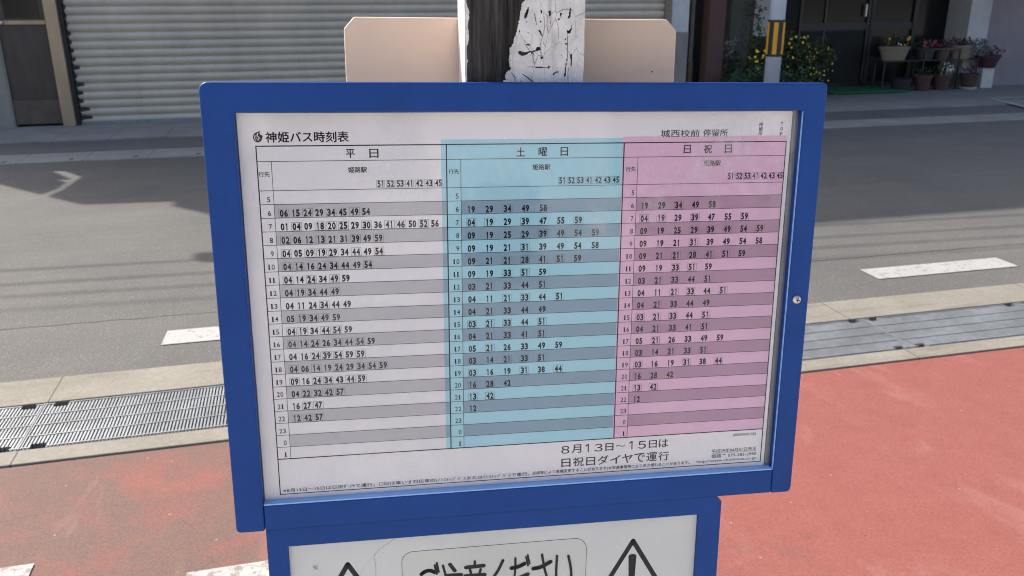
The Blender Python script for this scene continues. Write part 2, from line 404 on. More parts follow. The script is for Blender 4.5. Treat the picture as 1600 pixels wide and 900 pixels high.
# ------------------------------------------------------------------ setting: ground, road, kerbs, pavement
struct('ground', MB().quad((-400, -400, -.35), (400, -400, -.35), (400, 500, -.35), (-400, 500, -.35)), plain('earth', (.1, .09, .075), .95, .2, .3))
Y_RED, Y_G0, Y_G1, Y_RD, Y_FK = 2.855, 2.975, 3.355, 3.61, 9.09
struct('road', MB().box(-60, 60, Y_RD, Y_FK, -.3, 0), M['asphalt'])
struct('kerb', MB().box(-60, 60, Y_G1 + .006, Y_RD, -.3, .006).box(-60, 60, Y_RED + .012, Y_G0 - .006, -.3, .008), M['concrete'], bevel=.004)
struct('gutter', MB().box(-60, 60, Y_RED - .02, Y_RD - .02, -.10, -.06).box(-60, 60, Y_RED, Y_RED + .012, -.3, -.004), M['channel'])
struct('pavement', MB().box(-60, 60, .1, Y_RED, -.3, .004), M['red'])
struct('near_path', MB().box(-60, 60, -20, .1, -.3, .003), concrete('fill_bounce_concrete', (.5, .49, .46)))  # unseen near paving, paled to bounce fill light onto the board
struct('far_kerb', MB().box(-60, 60, Y_FK, 9.62, -.3, .012), M['concrete_far'], bevel=.008)
struct('far_path', MB().box(-60, 60, 9.62, 10.45, -.3, .006), M['asphalt_far'])
struct('far_pavement', MB().box(-60, 60, 10.45, 14.5, -.3, .02), M['concrete_far'])
nb = MB()                                   # drain mouths in the far kerb
for k in range(-12, 14):
    x = -1.62 + k * .6
    if abs(x) < 9: nb.box(x - .02, x + .02, 9.15, 9.21, .0125, .0165)
struct('gutter', nb, M['channel'])
# painted lines: dashes of the edge line
mk = MB()
def para(mb, x0, x1, y0, y1, z, sk): mb.quad((x0 + sk, y0, z), (x1 + sk, y0, z), (x1, y1, z), (x0, y1, z))
for k in range(-6, 7):
    x = 3.1 + k * 1.84 if k != -2 else -.69
    para(mk, x, x + .945, 3.875, 4.055, .004, -.005)
struct('road_line', mk, M['paint'])
mk = MB(); para(mk, -1.5, -.82, 1.98, 2.262, .008, 0); para(mk, -.40, .5, 1.86, 2.112, .008, 0)
struct('pavement_line', mk, M['paint_worn'])
mk = MB(); mk.quad((9.9, 9.75, .026), (10.02, 9.75, .026), (10.47, 11.1, .026), (10.33, 11.1, .026)); mk.quad((10.47, 10.98, .027), (12.6, 10.98, .027), (12.6, 11.12, .027), (10.47, 11.12, .027))
struct('road_marking', mk, M['paint'])

# ------------------------------------------------------------------ drain gratings
J0, JL = -1.05, .915
def make_grating(x0):
    mb = MB(); a, b_ = .008, JL - .008
    n = 73; p = (b_ - a) / n
    for i in range(n):
        x = a + i * p + p * .5
        y0, y1 = Y_G0 + .004, Y_G1 - .004
        if .035 < x < .085 or JL - .085 < x < JL - .035: y0 += .035; y1 -= .035
        mb.box(x - .0035, x + .0035, y0, y1, -.018, .004 + random.uniform(-.0006, .0006))
    bars = mb
    rods = MB()
    for q in range(5):
        y = Y_G0 + .012 + q * (Y_G1 - Y_G0 - .024) / 4
        if q in (0, 4): 
            rods.box(a, .034, y - .003, y + .003, -.022, .0065); rods.box(.086, JL - .086, y - .003, y + .003, -.022, .0065); rods.box(JL - .034, b_, y - .003, y + .003, -.022, .0065)
        else: rods.box(a, b_, y - .0028, y + .0028, -.02, .0062)
    ends = [MB().box(x, x + .0045, Y_G0 + .004, Y_G1 - .004, -.03, .0065) for x in (.002, JL - .0065)]
    return bars, rods, ends
GL = {-2: 'steel drain grating left of the notched joint nearest the left white line', -1: 'steel drain grating between the notched joint and the blue frame on the left',
      0: 'steel drain grating hidden behind the left half of the timetable board', 1: 'steel drain grating hidden behind the middle of the timetable board',
      2: 'steel drain grating just right of the blue frame, up to the notched joint', 3: 'steel drain grating right of the notched joint, below the right white dash',
      4: 'steel drain grating farthest right, past the second notched joint from the blue frame'}
proto = None
for k in (-5, -4, -3, 5, 6, 7): GL[k] = 'steel drain grating in the run along the kerb, further down the street'
for k in range(-5, 8):
    if k in GL:
        lab = GL[k]
        if proto is None:
            proto = empty('drain_grating', (J0 + k * JL, 0, 0), lab, 'drain grating', 'drain gratings along the kerb')
            bars, rods, ends = make_grating(0)
            parts = [bars.build('bars', M['steel'], proto), rods.build('cross_rods', M['steel'], proto), *[q.build('end_plate', M['steel'], proto) for q in ends]]
        else:
            c = proto.copy(); COL.objects.link(c); c.location = (J0 + k * JL, 0, 0); c['label'] = lab
            for p in parts:
                d = p.copy(); COL.objects.link(d); d.parent = c

# ------------------------------------------------------------------ shutter building across the road
FY = 11.78
bld = empty('garage_building', (1.3, FY, 0), 'grey building with a wide ribbed roller shutter and brown side door', 'building')
def bpart(o): o.matrix_parent_inverse = bld.matrix_basis.inverted(); return o
wb = MB()
wb.box(-2.66, 5.29, FY + .02, FY + .3, 3.0, 5.9)                     # wall above the shutter
wb.box(-4.75, -3.42, FY - .02, FY + .3, 0.02, 5.9)
wb.box(-3.42, -2.66, FY + .03, FY + .3, 2.1, 5.9)
wb.box(-4.7, 5.57, FY + .3, 20, 5.9, 6.1)                            # roof slab
wb.box(-4.95, 5.57, FY + .3, FY + .5, .02, 5.9)
bpart(wb.build('wall', M['wall_grey'], bld))
up = MB().box(-4.92, 12, 11.5, 20, 6.1, 8.39); bpart(up.build('upper_storey', M['wall_grey'], bld))
ev = MB().box(-4.72, 12, 11.35, 11.5, 6.1, 6.3); bpart(ev.build('eaves', M['wall_grey'], bld))
# shutter: curved slats in one ribbed sheet
sh = MB().bm; PT = .1017
cols = [-2.655, 5.285]; prof = []
z = .03
while z < 3.1:
    for dz, dy in ((0, 0), (.006, -.004), (.022, -.021), (.045, -.027), (.066, -.024), (.082, -.012), (.087, .016), (.095, .03)):
        prof.append((z + dz, dy))
    z += PT
vs = [[sh.verts.new((x, FY + .04 + dy, zz)) for zz, dy in prof] for x in cols]
for i in range(len(prof) - 1): sh.faces.new((vs[0][i], vs[1][i], vs[1][i + 1], vs[0][i + 1]))
mb = MB(); mb.bm.free(); mb.bm = sh
sho = bpart(mb.build('roller_shutter', M['shutter'], bld, smooth=True))
mb = MB().box(-2.655, 5.285, FY + .005, FY + .06, .02, .06); bb = mb.build('bottom_bar', M['steel'], sho)
pj = [(-2.652, .05)]; z = .03; i = 0
while z < 2.9:
    w = (random.uniform(.03, .14) if z < 1.0 else random.uniform(.015, .05))
    pj += [(-2.64, z + .05), (-2.652 + w, z + .066), (-2.652 + w * .85, z + .097), (-2.64, z + .103)]
    z += PT; i += 1
pj.append((-2.652, 2.98))
MB().prism(pj, FY + .0105, FY + .03).build('jagged_end_strip', M['black'], sho)  # jagged black strip down the left end of the slats
bpart(MB().box(-2.845, -2.70, FY - .10, FY + .06, .02, 3.1).build('shutter_guide', M['brass'], bld, bevel=.006))
bpart(MB().box(-2.70, -2.66, FY - .03, FY + .06, .02, 3.1).build('guide_channel', M['black'], bld))
bpart(MB().box(5.205, 5.30, FY - .05, FY + .03, .02, 3.1).build('shutter_guide', M['cream'], bld, bevel=.005))
bpart(MB().box(5.30, 5.575, FY - .03, FY + .3, 1.045, 6.1).build('end_wall', M['wall_white'], bld))
bpart(MB().box(5.30, 5.58, FY - .035, FY + .3, .02, 1.045).build('end_wall_base', M['wall_grey'], bld))
dr = bpart(MB().box(-3.40, -2.86, FY + .02, FY + .06, .05, 2.08).build('door', M['brown'], bld))
MB().box(-3.39, -2.87, FY - .002, FY + .02, 1.235, 1.285).build('door_rail', M['brass'], dr, bevel=.004)
MB().box(-3.39, -2.87, FY + .0, FY + .02, .05, .34).build('kick_panel', M['brown2'], dr)
MB().box(-3.31, -2.93, FY + .012, FY + .0195, 1.31, 2.0).build('pane', M['glass'], dr)
MB().lathe([(.016, 0), (.022, -.02), (.022, -.035), (.012, -.045)], 14, (-3.345, FY + .002, 1.26), 'Y').build('door_knob', M['alu'], dr, smooth=True)
bpart(MB().box(-3.42, -3.40, FY - .01, FY + .06, .02, 2.1).build('door_frame', M['wall_grey'], bld))

# unseen screen added at the left end, its opening shaped to throw the light patch
sw = MB()
sw.prism([(-5.41, 0), (-4.45, 0), (-4.45, 4.239), (-4.66, 4.239), (-4.59, 3.8), (-4.72, 3.73), (-4.73, 3.87), (-4.84, 4.4), (-4.94, 4.26), (-4.97, 4.61), (-5.19, 4.94), (-5.42, 5.18)], 11.5, 11.56)
sw.prism([(-5.42, 5.29), (-5.2, 5.02), (-4.66, 4.24), (-4.45, 4.24), (-4.45, 6.1), (-4.72, 6.1), (-4.76, 5.90), (-5.42, 5.80)], 11.5, 11.56)
o = sw.build('shadow_panel', M['wall_grey'])
st_ = empty('shadow_screen', (-4.9, 11.55, 0), 'unseen grey screen with a diagonal slit, added left of the shutter building to shape its shadow', 'wall')
o.parent = st_; o.matrix_parent_inverse = st_.matrix_basis.inverted()

# ------------------------------------------------------------------ house with the glazed entrance
H2 = empty('entrance_house', (8.9, 13, 0), 'dark glazed shop house entrance with white column and lavender wall', 'building')
def hp(o): o.matrix_parent_inverse = H2.matrix_basis.inverted(); return o
GY = 13.2
hp(MB().box(5.6, 14, GY + .35, GY + .5, 0, 2.59).build('back_wall', M['black_wall'], H2))
hp(MB().box(5.6, 14, GY - .05, 20, 2.6, 6.0).build('upper_storey', M['wall_grey'], H2))
hp(MB().box(5.6, 14, GY - 2.2, GY - .05, 2.35, 2.6).build('shade_canopy', M['wall_grey'], H2))  # out of view, deepened to keep sky light off the entrance
hp(MB().box(7.0, 7.42, GY - .02, GY + .2, .02, 2.6).build('side_wall', plain('olive_render', (.11, .11, .10), .8, .15, 5), H2))
hp(MB().box(7.36, 7.72, GY + .02, GY + .2, .9, 2.6).build('pale_wall', M['wall_white'], H2))
hp(MB().box(7.42, 8.3, GY + .03, GY + .22, .02, .9).build('dado', M['black_wall'], H2))
hp(MB().box(7.72, 8.3, GY + .03, GY + .22, .9, 2.6).build('dado', M['black_wall'], H2))
gd = hp(MB().box(8.3, 11.6, GY + .04, GY + .06, .06, 2.6).build('glazing', M['glass'], H2))
frm = plain('dark_bronze_frame', (.03, .03, .032), .4, .15, 9, .3)
frl = plain('pale_door_frame', (.07, .07, .075), .4, .15, 9, .4)
fb = MB()
for x, w in ((8.3, .05), (9.60, .05), (9.69, .03), (10.53, .08), (11.49, .09)): fb.box(x - w / 2, x + w / 2, GY, GY + .039, .06, 2.6)
fb.box(8.3, 11.6, GY, GY + .038, .04, .1)
fb.build('door_frames', frm, gd)
fb = MB()
for x in (8.77, 9.665): fb.box(x - .012, x + .012, GY + .01, GY + .038, .1, 2.6)
fb.build('stiles', frl, gd)
fb = MB().box(8.33, 9.57, GY + .006, GY + .037, .985, 1.10).box(9.71, 10.48, GY + .006, GY + .037, .985, 1.10); fb.build('mid_rail', frm, gd)
MB().box(9.50, 9.535, GY - .03, GY - .005, 1.2, 1.4).build('door_handle', M['f_white'], gd, bevel=.005)
hp(MB().box(8.36, 9.55, GY + .02, GY + .036, .1, .97).build('door_panel', M['black_wall'], H2))
hp(MB().box(11.20, 11.61, 12.7, 13.3, .25, 2.6).build('column', M['wall_white'], H2))
hp(MB().box(11.21, 11.60, 12.71, 13.3, .02, .25).build('column_base', M['wall_grey'], H2))
hp(MB().box(11.61, 20, 12.8, 13.3, .02, 2.6).build('facade_wall', M['wall_lav'], H2))
hp(MB().box(8.0, 11.2, 12.72, GY, .02, .035).build('doorstep', M['concrete_far'], H2))
wbx = hp(MB().box(5.6, 6.05, 12.55, 12.6, .02, 2.6).build('window', plain('glass_painted_reflection', (.014, .02, .04), .1, .2, 2), H2))  # blue tint painted in for the reflection on the dark glass
MB().box(5.62, 5.68, 12.52, 12.549, .02, 2.6).box(5.98, 6.04, 12.52, 12.549, .02, 2.6).build('window_frame', M['wall_grey'], wbx)
MB().box(5.975, 6.045, 12.50, 12.519, .12, .58).build('drainpipe', M['cream'], wbx)
mp_ = tag(MB().box(6.08, 6.34, 12.1, 12.34, .02, 2.6).build('porch_post', M['maroon'], bevel=.008), 'maroon square porch post beside the dark doorway', 'post')

# striped pole
px, py = 5.95, 10.0
pl = empty('utility_pole', (px, py, 0), 'slim grey pole with a yellow and black striped guard', 'pole')
MB().lathe([(.098, 0), (.096, 1.5), (.09, 7)], 28).build('shaft', M['pole'], pl, smooth=True).location = (0, 0, 0)
gb = MB().lathe([(.104, .80), (.108, .81), (.108, 1.235), (.104, 1.245)], 32).build('stripe_guard', M['guard_black'], pl, smooth=False)
ys = MB()
for k in range(6):
    a0 = R(-121 + 60 * k - 14) ; a1 = R(-121 + 60 * k + 14)
    n = 5; r0, r1 = .1085, .1115
    for j in range(n):
        p, q = a0 + (a1 - a0) * j / n, a0 + (a1 - a0) * (j + 1) / n
        ys.quad((r1 * math.cos(p), r1 * math.sin(p), .83), (r1 * math.cos(q), r1 * math.sin(q), .83), (r1 * math.cos(q), r1 * math.sin(q), 1.215), (r1 * math.cos(p), r1 * math.sin(p), 1.215))
    for zz in (.83, 1.215):
        pass
ys.build('yellow_stripes', M['yellow'], gb)

# ------------------------------------------------------------------ plants by the entrance
def clump(mb, c, rad, n, size, up=0.2, asp=.55):
    for _ in range(n):
        while True:
            p = Vector((random.uniform(-1, 1), random.uniform(-1, 1), random.uniform(-1, 1)))
            if .2 < p.length < 1: break
        p = Vector((p.x * rad[0], p.y * rad[1], p.z * rad[2])) + Vector(c)
        mb.leafq(p, size * random.uniform(.6, 1.3), asp, up)
def flower(mb, p, r):
    p = Vector(p); ax = Vector((random.uniform(-.5, .5), -1, random.uniform(-.1, .8))).normalized()
    t = ax.orthogonal().normalized(); b_ = ax.cross(t); n = 6
    ctr = mb.bm.verts.new(p + ax * r * .2); ring = []
    for k in range(n * 2):
        rr = r * (1 if k % 2 == 0 else .62); a = math.pi * k / n
        ring.append(mb.bm.verts.new(p + (t * math.cos(a) + b_ * math.sin(a)) * rr))
    for k in range(n * 2): mb.bm.faces.new((ctr, ring[k], ring[(k + 1) % (n * 2)]))
bush = empty('flower_bush', (7.3, 12.0, .02), 'rounded shrub covered in small yellow flowers behind the striped pole', 'shrub')
lb = MB(); st = MB()
for q in range(26):
    c = (random.uniform(-.6, .62), random.uniform(-.25, .25), random.uniform(.2, .78) * (1 - .12 * random.random()))
    clump(lb, c, (.22, .18, .17), 190, .065)
    st.tube([(c[0] * .2, c[1] * .2, 0), (c[0] * .6, c[1] * .6, c[2] * .5), c], [.012, .008, .003], 5)
for q in range(30):
    c = (random.uniform(-.7, .75), random.uniform(-.3, .2), random.uniform(.55, .98)); st.tube([(c[0] * .5, 0, .2), c], [.006, .002], 4); clump(lb, c, (.07, .07, .07), 14, .05)
lb.build('foliage', M['leaf'], bush, fix=False); st.build('stems', M['bark'], bush)
fl = MB()
for q in range(130):
    a = random.uniform(0, 2 * math.pi); rr = math.sqrt(random.random())
    x = .76 * rr * math.cos(a); zz = .5 + .46 * rr * math.sin(a)
    flower(fl, (x, -.3 + random.uniform(-.06, .15), zz), random.choice((.009, .012, .015, .018, .024)))
fl.build('flowers', M['f_yellow'], bush, fix=False)
con = empty('conifer', (6.75, 12.1, .02), 'thin dark conifer rising left of the striped pole', 'tree')
MB().tube([(0, 0, 0), (.02, 0, .9), (.06, 0, 2.1)], [.03, .022, .006], 7).build('trunk', M['bark'], con)
lb = MB()
for q in range(900):
    h = random.uniform(.5, 2.1); w = .22 * (1 - (h - .5) / 1.75) + .03
    a = random.uniform(0, 6.28); rr = w * math.sqrt(random.random()); 
    if math.sin(h * 31 + a * 2) < -.35: continue
    lb.leafq((.05 + rr * math.cos(a), rr * math.sin(a), h), random.uniform(.04, .1), .3, .1)
lb.build('crown', M['leaf_dark'], con, fix=False)
hg = empty('hedge', (6.75, 11.7, .02), 'low dark green hedge plant at the foot of the striped pole', 'shrub')
lb = MB()
for q in range(12): clump(lb, (random.uniform(-.4, .6), random.uniform(-.15, .15), random.uniform(.1, .42)), (.17, .16, .12), 90, .06)
lb.build('foliage', M['leaf_hedge'], hg, fix=False)
MB().tube([(0, 0, 0), (0, 0, .3)], .02, 6).tube([(.3, 0, 0), (.35, 0, .3)], .02, 6).build('stems', M['bark'], hg)
vp = empty('variegated_plant', (6.72, 12.6, .02), 'small plant with pale variegated leaves beside the maroon post', 'plant')
lb = MB()
for q in range(26): lb.leafq((random.uniform(-.1, .1), random.uniform(-.06, .06), random.uniform(.62, .85)), random.uniform(.06, .12), .4, .8)
lb.build('leaves', M['leaf_pale'], vp, fix=False)
lb = MB(); clump(lb, (0, 0, .5), (.17, .14, .24), 160, .07); lb.build('foliage', M['leaf'], vp, fix=False)
MB().tube([(0, 0, 0), (0, 0, .6)], .012, 6).build('stem', M['bark'], vp)

# pots, stand, mat
PY = 12.62
stand = empty('plant_stand', (10.6, PY, .035), 'dark two tier plant stand holding flower pots by the white column', 'plant stand')
for x in (-1.1, -.35, .35, 1.05):
    for y in (-.13, .106): MB().box(x - .012, x + .012, y, y + .024, 0, .46).build('leg', M['black'], stand)
MB().box(-1.14, 1.09, -.15, .15, .4605, .476).build('shelf', M['black'], stand)
MB().box(-.35, .35, -.145, -.12, .64, .66).box(-.35, -.33, -.145, -.12, .4765, .64).box(.33, .35, -.145, -.12, .4765, .64).build('rail', M['brown2'], stand)
def pot(name, x, y, z0, z1, r0, r1, mat, label, leafmat=None, lh=.15, lr=None, flowers=None, sx=1, sy=1, n=120, cat='flower pot', group='flower pots by the entrance'):
    e = empty(name, (x, y, z0), label, cat, group); h = z1 - z0
    MB().lathe([(r0, 0), (r0 + (r1 - r0) * .8, h * .8), (r1, h * .82), (r1 * 1.03, h), (r1 * .93, h), (r1 * .9, h * .9)], 28, sx=sx, sy=sy).build('pot_body', mat, e)
    MB().lathe([(r1 * .86, h * .87), (r1 * .86, h * .895)], 20, sx=sx, sy=sy).build('soil', M['soil'], e)
    if leafmat:
        lb = MB(); lr = lr or r1
        clump(lb, (0, 0, h + lh * .45), (lr * sx, lr * sy, lh * .75), n, .05, .4); 
        for q in range(12): lb.tube([(random.uniform(-.4, .4) * r1 * sx, random.uniform(-.4, .4) * r1 * sy, h * .88), (random.uniform(-.8, .8) * lr * sx, random.uniform(-.8, .8) * lr * sy, h + lh * random.uniform(.4, 1))], .003, 4)
        lb.build('plant', leafmat, e, fix=False)
    for fm, fl_ in (flowers or []):
        fb_ = MB()
        for (fx, fz, fr) in fl_: flower(fb_, (fx, -r1 * sy * .75, h + fz), fr); fb_.tube([(fx, -r1 * sy * .5, h * .89), (fx, -r1 * sy * .73, h + fz)], .002, 4)
        fb_.build('flowers', fm, e, fix=False)
    return e
SZ = .035 + .477
pot('planter', 9.74, PY, SZ, .735, .2, .27, M['cream'], 'wide cream planter with pansies at the left end of the plant stand', M['leaf'], .2, .27,
    [(M['f_orange'], [(.16, .12, .035), (.18, .15, .03)]), (M['f_white'], [(-.02, .05, .025), (.03, .03, .02)]), (M['f_yellow'], [(-.2, .13, .022), (.1, .03, .015)])], 1.05, .55)
pot('planter', 10.33, PY, SZ, .70, .13, .17, M['darkgreen_pot'], 'dark pot of bright pink flowers on the plant stand', M['leaf'], .1, .16,
    [(M['f_pink'], [(random.uniform(-.13, .15), random.uniform(.02, .12), random.uniform(.025, .04)) for _ in range(12)])])
pot('planter', 10.68, PY, SZ, .69, .1, .14, M['brown2'], 'small brown pot of plum foliage between the pink flowers and a cream pot', M['leaf_plum'], .12, .15, None)
pot('planter', 11.05, PY, SZ, .735, .165, .21, M['cream'], 'deep cream pot at the right end of the plant stand', M['leaf_plum'], .1, .26, None, 1, .7)
wbk = tag(MB().box(11.42, 11.66, 12.45, 12.62, .0205, .36).build('block', M['whiteblock'], bevel=.008), 'pale block under the plum coloured bowl', 'block')
pot('planter', 11.55, 12.53, .36, .56, .13, .2, M['plum'], 'plum coloured bowl of purple leaves in front of the white column', M['leaf_plum'], .12, .24, None)
sg = empty('silver_plant', (11.32, 12.5, .0205), 'bushy silver leaved plant between the cream pot and the plum bowl', 'plant')
lb = MB(); clump(lb, (0, 0, .68), (.17, .12, .12), 170, .06, .2); lb.build('leaves', M['leaf_grey'], sg, fix=False)
MB().tube([(0, 0, 0), (.01, 0, .65)], .012, 6).build('stem', M['bark'], sg)
pot('flower_pot', 10.22, 12.42, .0205, .28, .1, .145, M['terracotta'], 'terracotta pot with dark stems, leftmost on the ground below the stand', M['leaf'], .1, .12, None, n=60)
pot('flower_pot', 10.62, 12.46, .0205, .27, .11, .155, M['terracotta'], 'terracotta pot with small white flowers on the ground below the stand', M['leaf'], .16, .16,
    [(M['f_white'], [(random.uniform(-.12, .15), random.uniform(.05, .2), .016) for _ in range(14)])], n=90)
pot('flower_pot', 11.12, 12.4, .0605, .28, .11, .15, M['terracotta'], 'terracotta pot on a pale saucer, rightmost on the ground below the stand', M['leaf_plum'], .14, .13, None, n=80)
tag(MB().lathe([(.12, 0), (.15, .03), (.15, .039), (.12, .039)], 24, (11.12, 12.4, .021)).build('saucer', M['whiteblock']), 'pale saucer under the rightmost terracotta pot', 'saucer')
tag(MB().lathe([(.13, 0), (.17, .2), (.18, .21), (.16, .21)], 24, (9.82, 12.45, .021)).build('bucket', M['black']), 'black empty bucket below the wide cream planter', 'bucket')
mt_ = MB().box(8.4, 9.8, 12.2, 13.05, .0365, .055)
for _ in range(500): mt_.leafq((random.uniform(8.52, 9.73), random.uniform(12.22, 13.0), .055), .02, .4, 2)
tag(mt_.build('doormat', M['mat'], fix=False), 'green turf doormat in front of the glass door', 'doormat')

# ------------------------------------------------------------------ overhead cables
CT = .062
def cable(sy, z, r, label):
    pts = [(x, sy + .766 * z - CT * (x + 3.9), z + .35 * ((x - 1) / 26) ** 2) for x in range(-22, 31, 2)]
    return tag(MB().tube(pts, r, 8).build('overhead_cable', M['black']), label, 'cable', 'overhead cables along the far kerb')
CAB = ((5.27, 5.1, .011), (4.98, 5.25, .011), (4.74, 5.6, .011), (4.5, 5.9, .008))
for sy, z, r in CAB: cable(sy, z, r, 'black overhead cable strung along the far side of the road')
tag(MB().lathe([(.02, -.2), (.09, -.17), (.10, 0), (.09, .17), (.02, .2)], 16, (-3.72, 5.27 + .766 * 5.1, 5.05), 'X').build('cable_closure', M['black']), 'black cable closure hanging on an overhead cable', 'cable closure')
for x in (-21.5, 29.5):
    tag(MB().lathe([(.16, 0), (.12, 8)], 16, (x, 5.27 + .766 * 5.2 - CT * (x + 3.9), .0)).build('cable_pole', M['wall_grey']), 'concrete pole carrying the overhead cables', 'pole', 'poles carrying the cables')

# ------------------------------------------------------------------ unseen house and shrubs added behind the viewpoint for bounce and reflections
hb = empty('fill_house', (1, -9, 0), 'unseen cream house with dark windows, added on the near side to bounce light onto the bus stop', 'house')  # unseen, put here as a sunlit surface that bounces fill light
MB().box(-9, 8, -4, 0, .004, 3.6).build('wall', plain('cream_render', (.72, .69, .63), .8, .1, 3, big=.8), hb)
MB().prism([(-9.6, 3.6), (8.6, 3.6), (7, 4.8), (-8, 4.8)], -4.4, .5).build('roof', plain('roof_tile', (.07, .07, .075), .6, .2, 5), hb)
for x in (-6, -2.2, 1.8, 5):
    f = MB().box(x - .9, x + .9, .001, .05, .9, 2.2).build('window', M['wall_grey'], hb); MB().box(x - .82, x + .82, .051, .06, .98, 2.12).build('pane', M['glass'], f)
for i, (x, y, r_, lab_) in enumerate(((-1.6, -7.6, .8, 'unseen large round shrub on the left, added to darken the cover reflection'), (.5, -7.2, .5, 'unseen small round shrub in the middle, added to darken the cover reflection'), (2.7, -7.8, .95, 'unseen tall shrub on the right, added to darken the cover reflection'))):  # unseen, added to put dark patches into the cover reflection
    e = empty('reflection_shrub', (x, y, .003), lab_, 'shrub', 'unseen shrubs added for the cover reflection')
    lb = MB(); clump(lb, (0, 0, r_ * 1.05), (r_, r_ * .8, r_), 900, .13); lb.build('foliage', M['leaf_hedge'], e, fix=False)
    MB().tube([(0, 0, 0), (0, 0, r_)], .04, 7).build('trunk', M['bark'], e)
# ------------------------------------------------------------------ the bus stop sign
# local frame of the board: x right, y away from the viewer, z up, millimetres measured from the top left corner of the blue frame
SO = Vector((-0.06678944, 0.64974614, 1.44570361))
SX = Vector((0.99554052, -0.09231237, -0.01942951)); SZV = Vector((0.02658936, 0.07697572, 0.99667836)); SYV = Vector((0.09051014, 0.9927503, -0.07908698))
MS = Matrix((SX, SYV, SZV)).transposed().to_4x4(); MS.translation = SO
def smat(u, v, d=0):                         # matrix of a thing with origin at (u, v) mm, d mm behind the front face
    k = MS.copy(); k.translation = MS @ Vector((u / 1000, d / 1000, -v / 1000)); return k
class SB(MB):                                # same builder, board millimetres (v points down)
    def __init__(s, ou=0, ov=0, od=0): super().__init__(); s.o = (ou, ov, od)
    def P(s, u, v, d): return ((u - s.o[0]) / 1000, (d - s.o[2]) / 1000, -(v - s.o[1]) / 1000)
    def bx(s, u0, u1, v0, v1, d0, d1):
        a = s.P(u0, v1, d0); b = s.P(u1, v0, d1); return s.box(a[0], b[0], a[1], b[1], a[2], b[2])
    def poly(s, pts, d0, d1):
        q = [s.P(u, v, 0) for u, v in pts]; return s.prism([(p[0], p[2]) for p in q], s.P(0, 0, d0)[1], s.P(0, 0, d1)[1])
    def rect(s, u0, u1, v0, v1, d): return s.quad(s.P(u0, v1, d), s.P(u1, v1, d), s.P(u1, v0, d), s.P(u0, v0, d))
    def flat(s, pts, d):
        f = s.bm.faces.new([s.bm.verts.new(s.P(u, v, d)) for u, v in pts]); return s
    def stroke(s, pts, w, d, cap=6):          # round-ended flat brush stroke
        def half(p, q): t = Vector((q[0] - p[0], q[1] - p[1])).normalized(); return Vector((-t.y, t.x)) * w / 2
        for i in range(len(pts) - 1):
            n = half(pts[i], pts[i + 1]); a, b = pts[i], pts[i + 1]; dd = d - .004 * (i % 2)
            s.flat([(a[0] + n.x, a[1] + n.y), (b[0] + n.x, b[1] + n.y), (b[0] - n.x, b[1] - n.y), (a[0] - n.x, a[1] - n.y)], dd)
        for i, p in enumerate(pts):
            s.flat([(p[0] + w / 2 * math.cos(2 * math.pi * k / 12), p[1] + w / 2 * math.sin(2 * math.pi * k / 12)) for k in range(12)], d - .009)
        return s
    def frame_line(s, u0, u1, v0, v1, w, d):
        s.rect(u0, u1, v0, v0 + w, d); s.rect(u0, u1, v1 - w, v1, d); s.rect(u0, u0 + w, v0 + w, v1 - w, d); s.rect(u1 - w, u1, v0 + w, v1 - w, d); return s
TXT = {}
def glyphs(t, bold=0.0, res=3):
    k = (t, bold)
    if k not in TXT:
        cu = bpy.data.curves.new('lettering', 'FONT'); cu.body = t; cu.offset = bold; cu.resolution_u = res; cu.fill_mode = 'FRONT'
        o = bpy.data.objects.new('lettering', cu); COL.objects.link(o)
        bpy.context.view_layer.update()
        me = bpy.data.meshes.new_from_object(o.evaluated_get(bpy.context.evaluated_depsgraph_get()))
        vs = [(v.co.x, v.co.y) for v in me.vertices]; fs = [tuple(p.vertices) for p in me.polygons]
        xs = [v[0] for v in vs]; ys = [v[1] for v in vs]
        TXT[k] = ([((x - min(xs)) / (max(xs) - min(xs)), (y - min(ys)) / (max(ys) - min(ys))) for x, y in vs], fs)
        bpy.data.objects.remove(o); bpy.data.curves.remove(cu); bpy.data.meshes.remove(me)
    return TXT[k]
def text(sb, t, u, v, w, h, d, bold=0.0, slant=0.0):   # box with its lower left corner at (u, v)
    if bold and ord(t[0]) > 255:                 # heavy print: struck twice with a small shift
        e = bold * h * .55
        for k, (du, dv) in enumerate(((-e, 0), (e, 0), (0, -e * .6), (0, e * .6))): text(sb, t, u + du, v + dv, w, h, d - .003 * k, 0, slant)
        return
    vs, fs = glyphs(t, bold)
    bv = [sb.bm.verts.new(sb.P(u + x * w, v - y * h + slant * x, d)) for x, y in vs]
    for f in fs:
        try: sb.bm.faces.new([bv[i] for i in f])
        except ValueError: pass
def one(sb, u, v, w, h, d, t):                # numeral 1: stem and flag
    sb.rect(u + w - t, u + w, v - h, v, d)
    sb.flat([(u + w - t, v - h), (u + w - t, v - h + t * 1.5), (u, v - h * .74 + t * .5), (u, v - h * .74 - t * .5)], d)
def rrect(u0, u1, v0, v1, r, n=5):
    if not isinstance(r, (list, tuple)): r = (r,) * 4
    pts = []
    for (cu_, cv_, a0), rr in zip(((u0, v0, 180), (u1, v0, 270), (u1, v1, 0), (u0, v1, 90)), r):
        su = 1 if cu_ == u0 else -1; sv = 1 if cv_ == v0 else -1
        if rr <= 0: pts.append((cu_, cv_)); continue
        for k in range(n + 1):
            a = R(a0 + 90 * k / n); pts.append((cu_ + su * rr + rr * math.cos(a), cv_ + sv * rr + rr * math.sin(a)))
    return pts

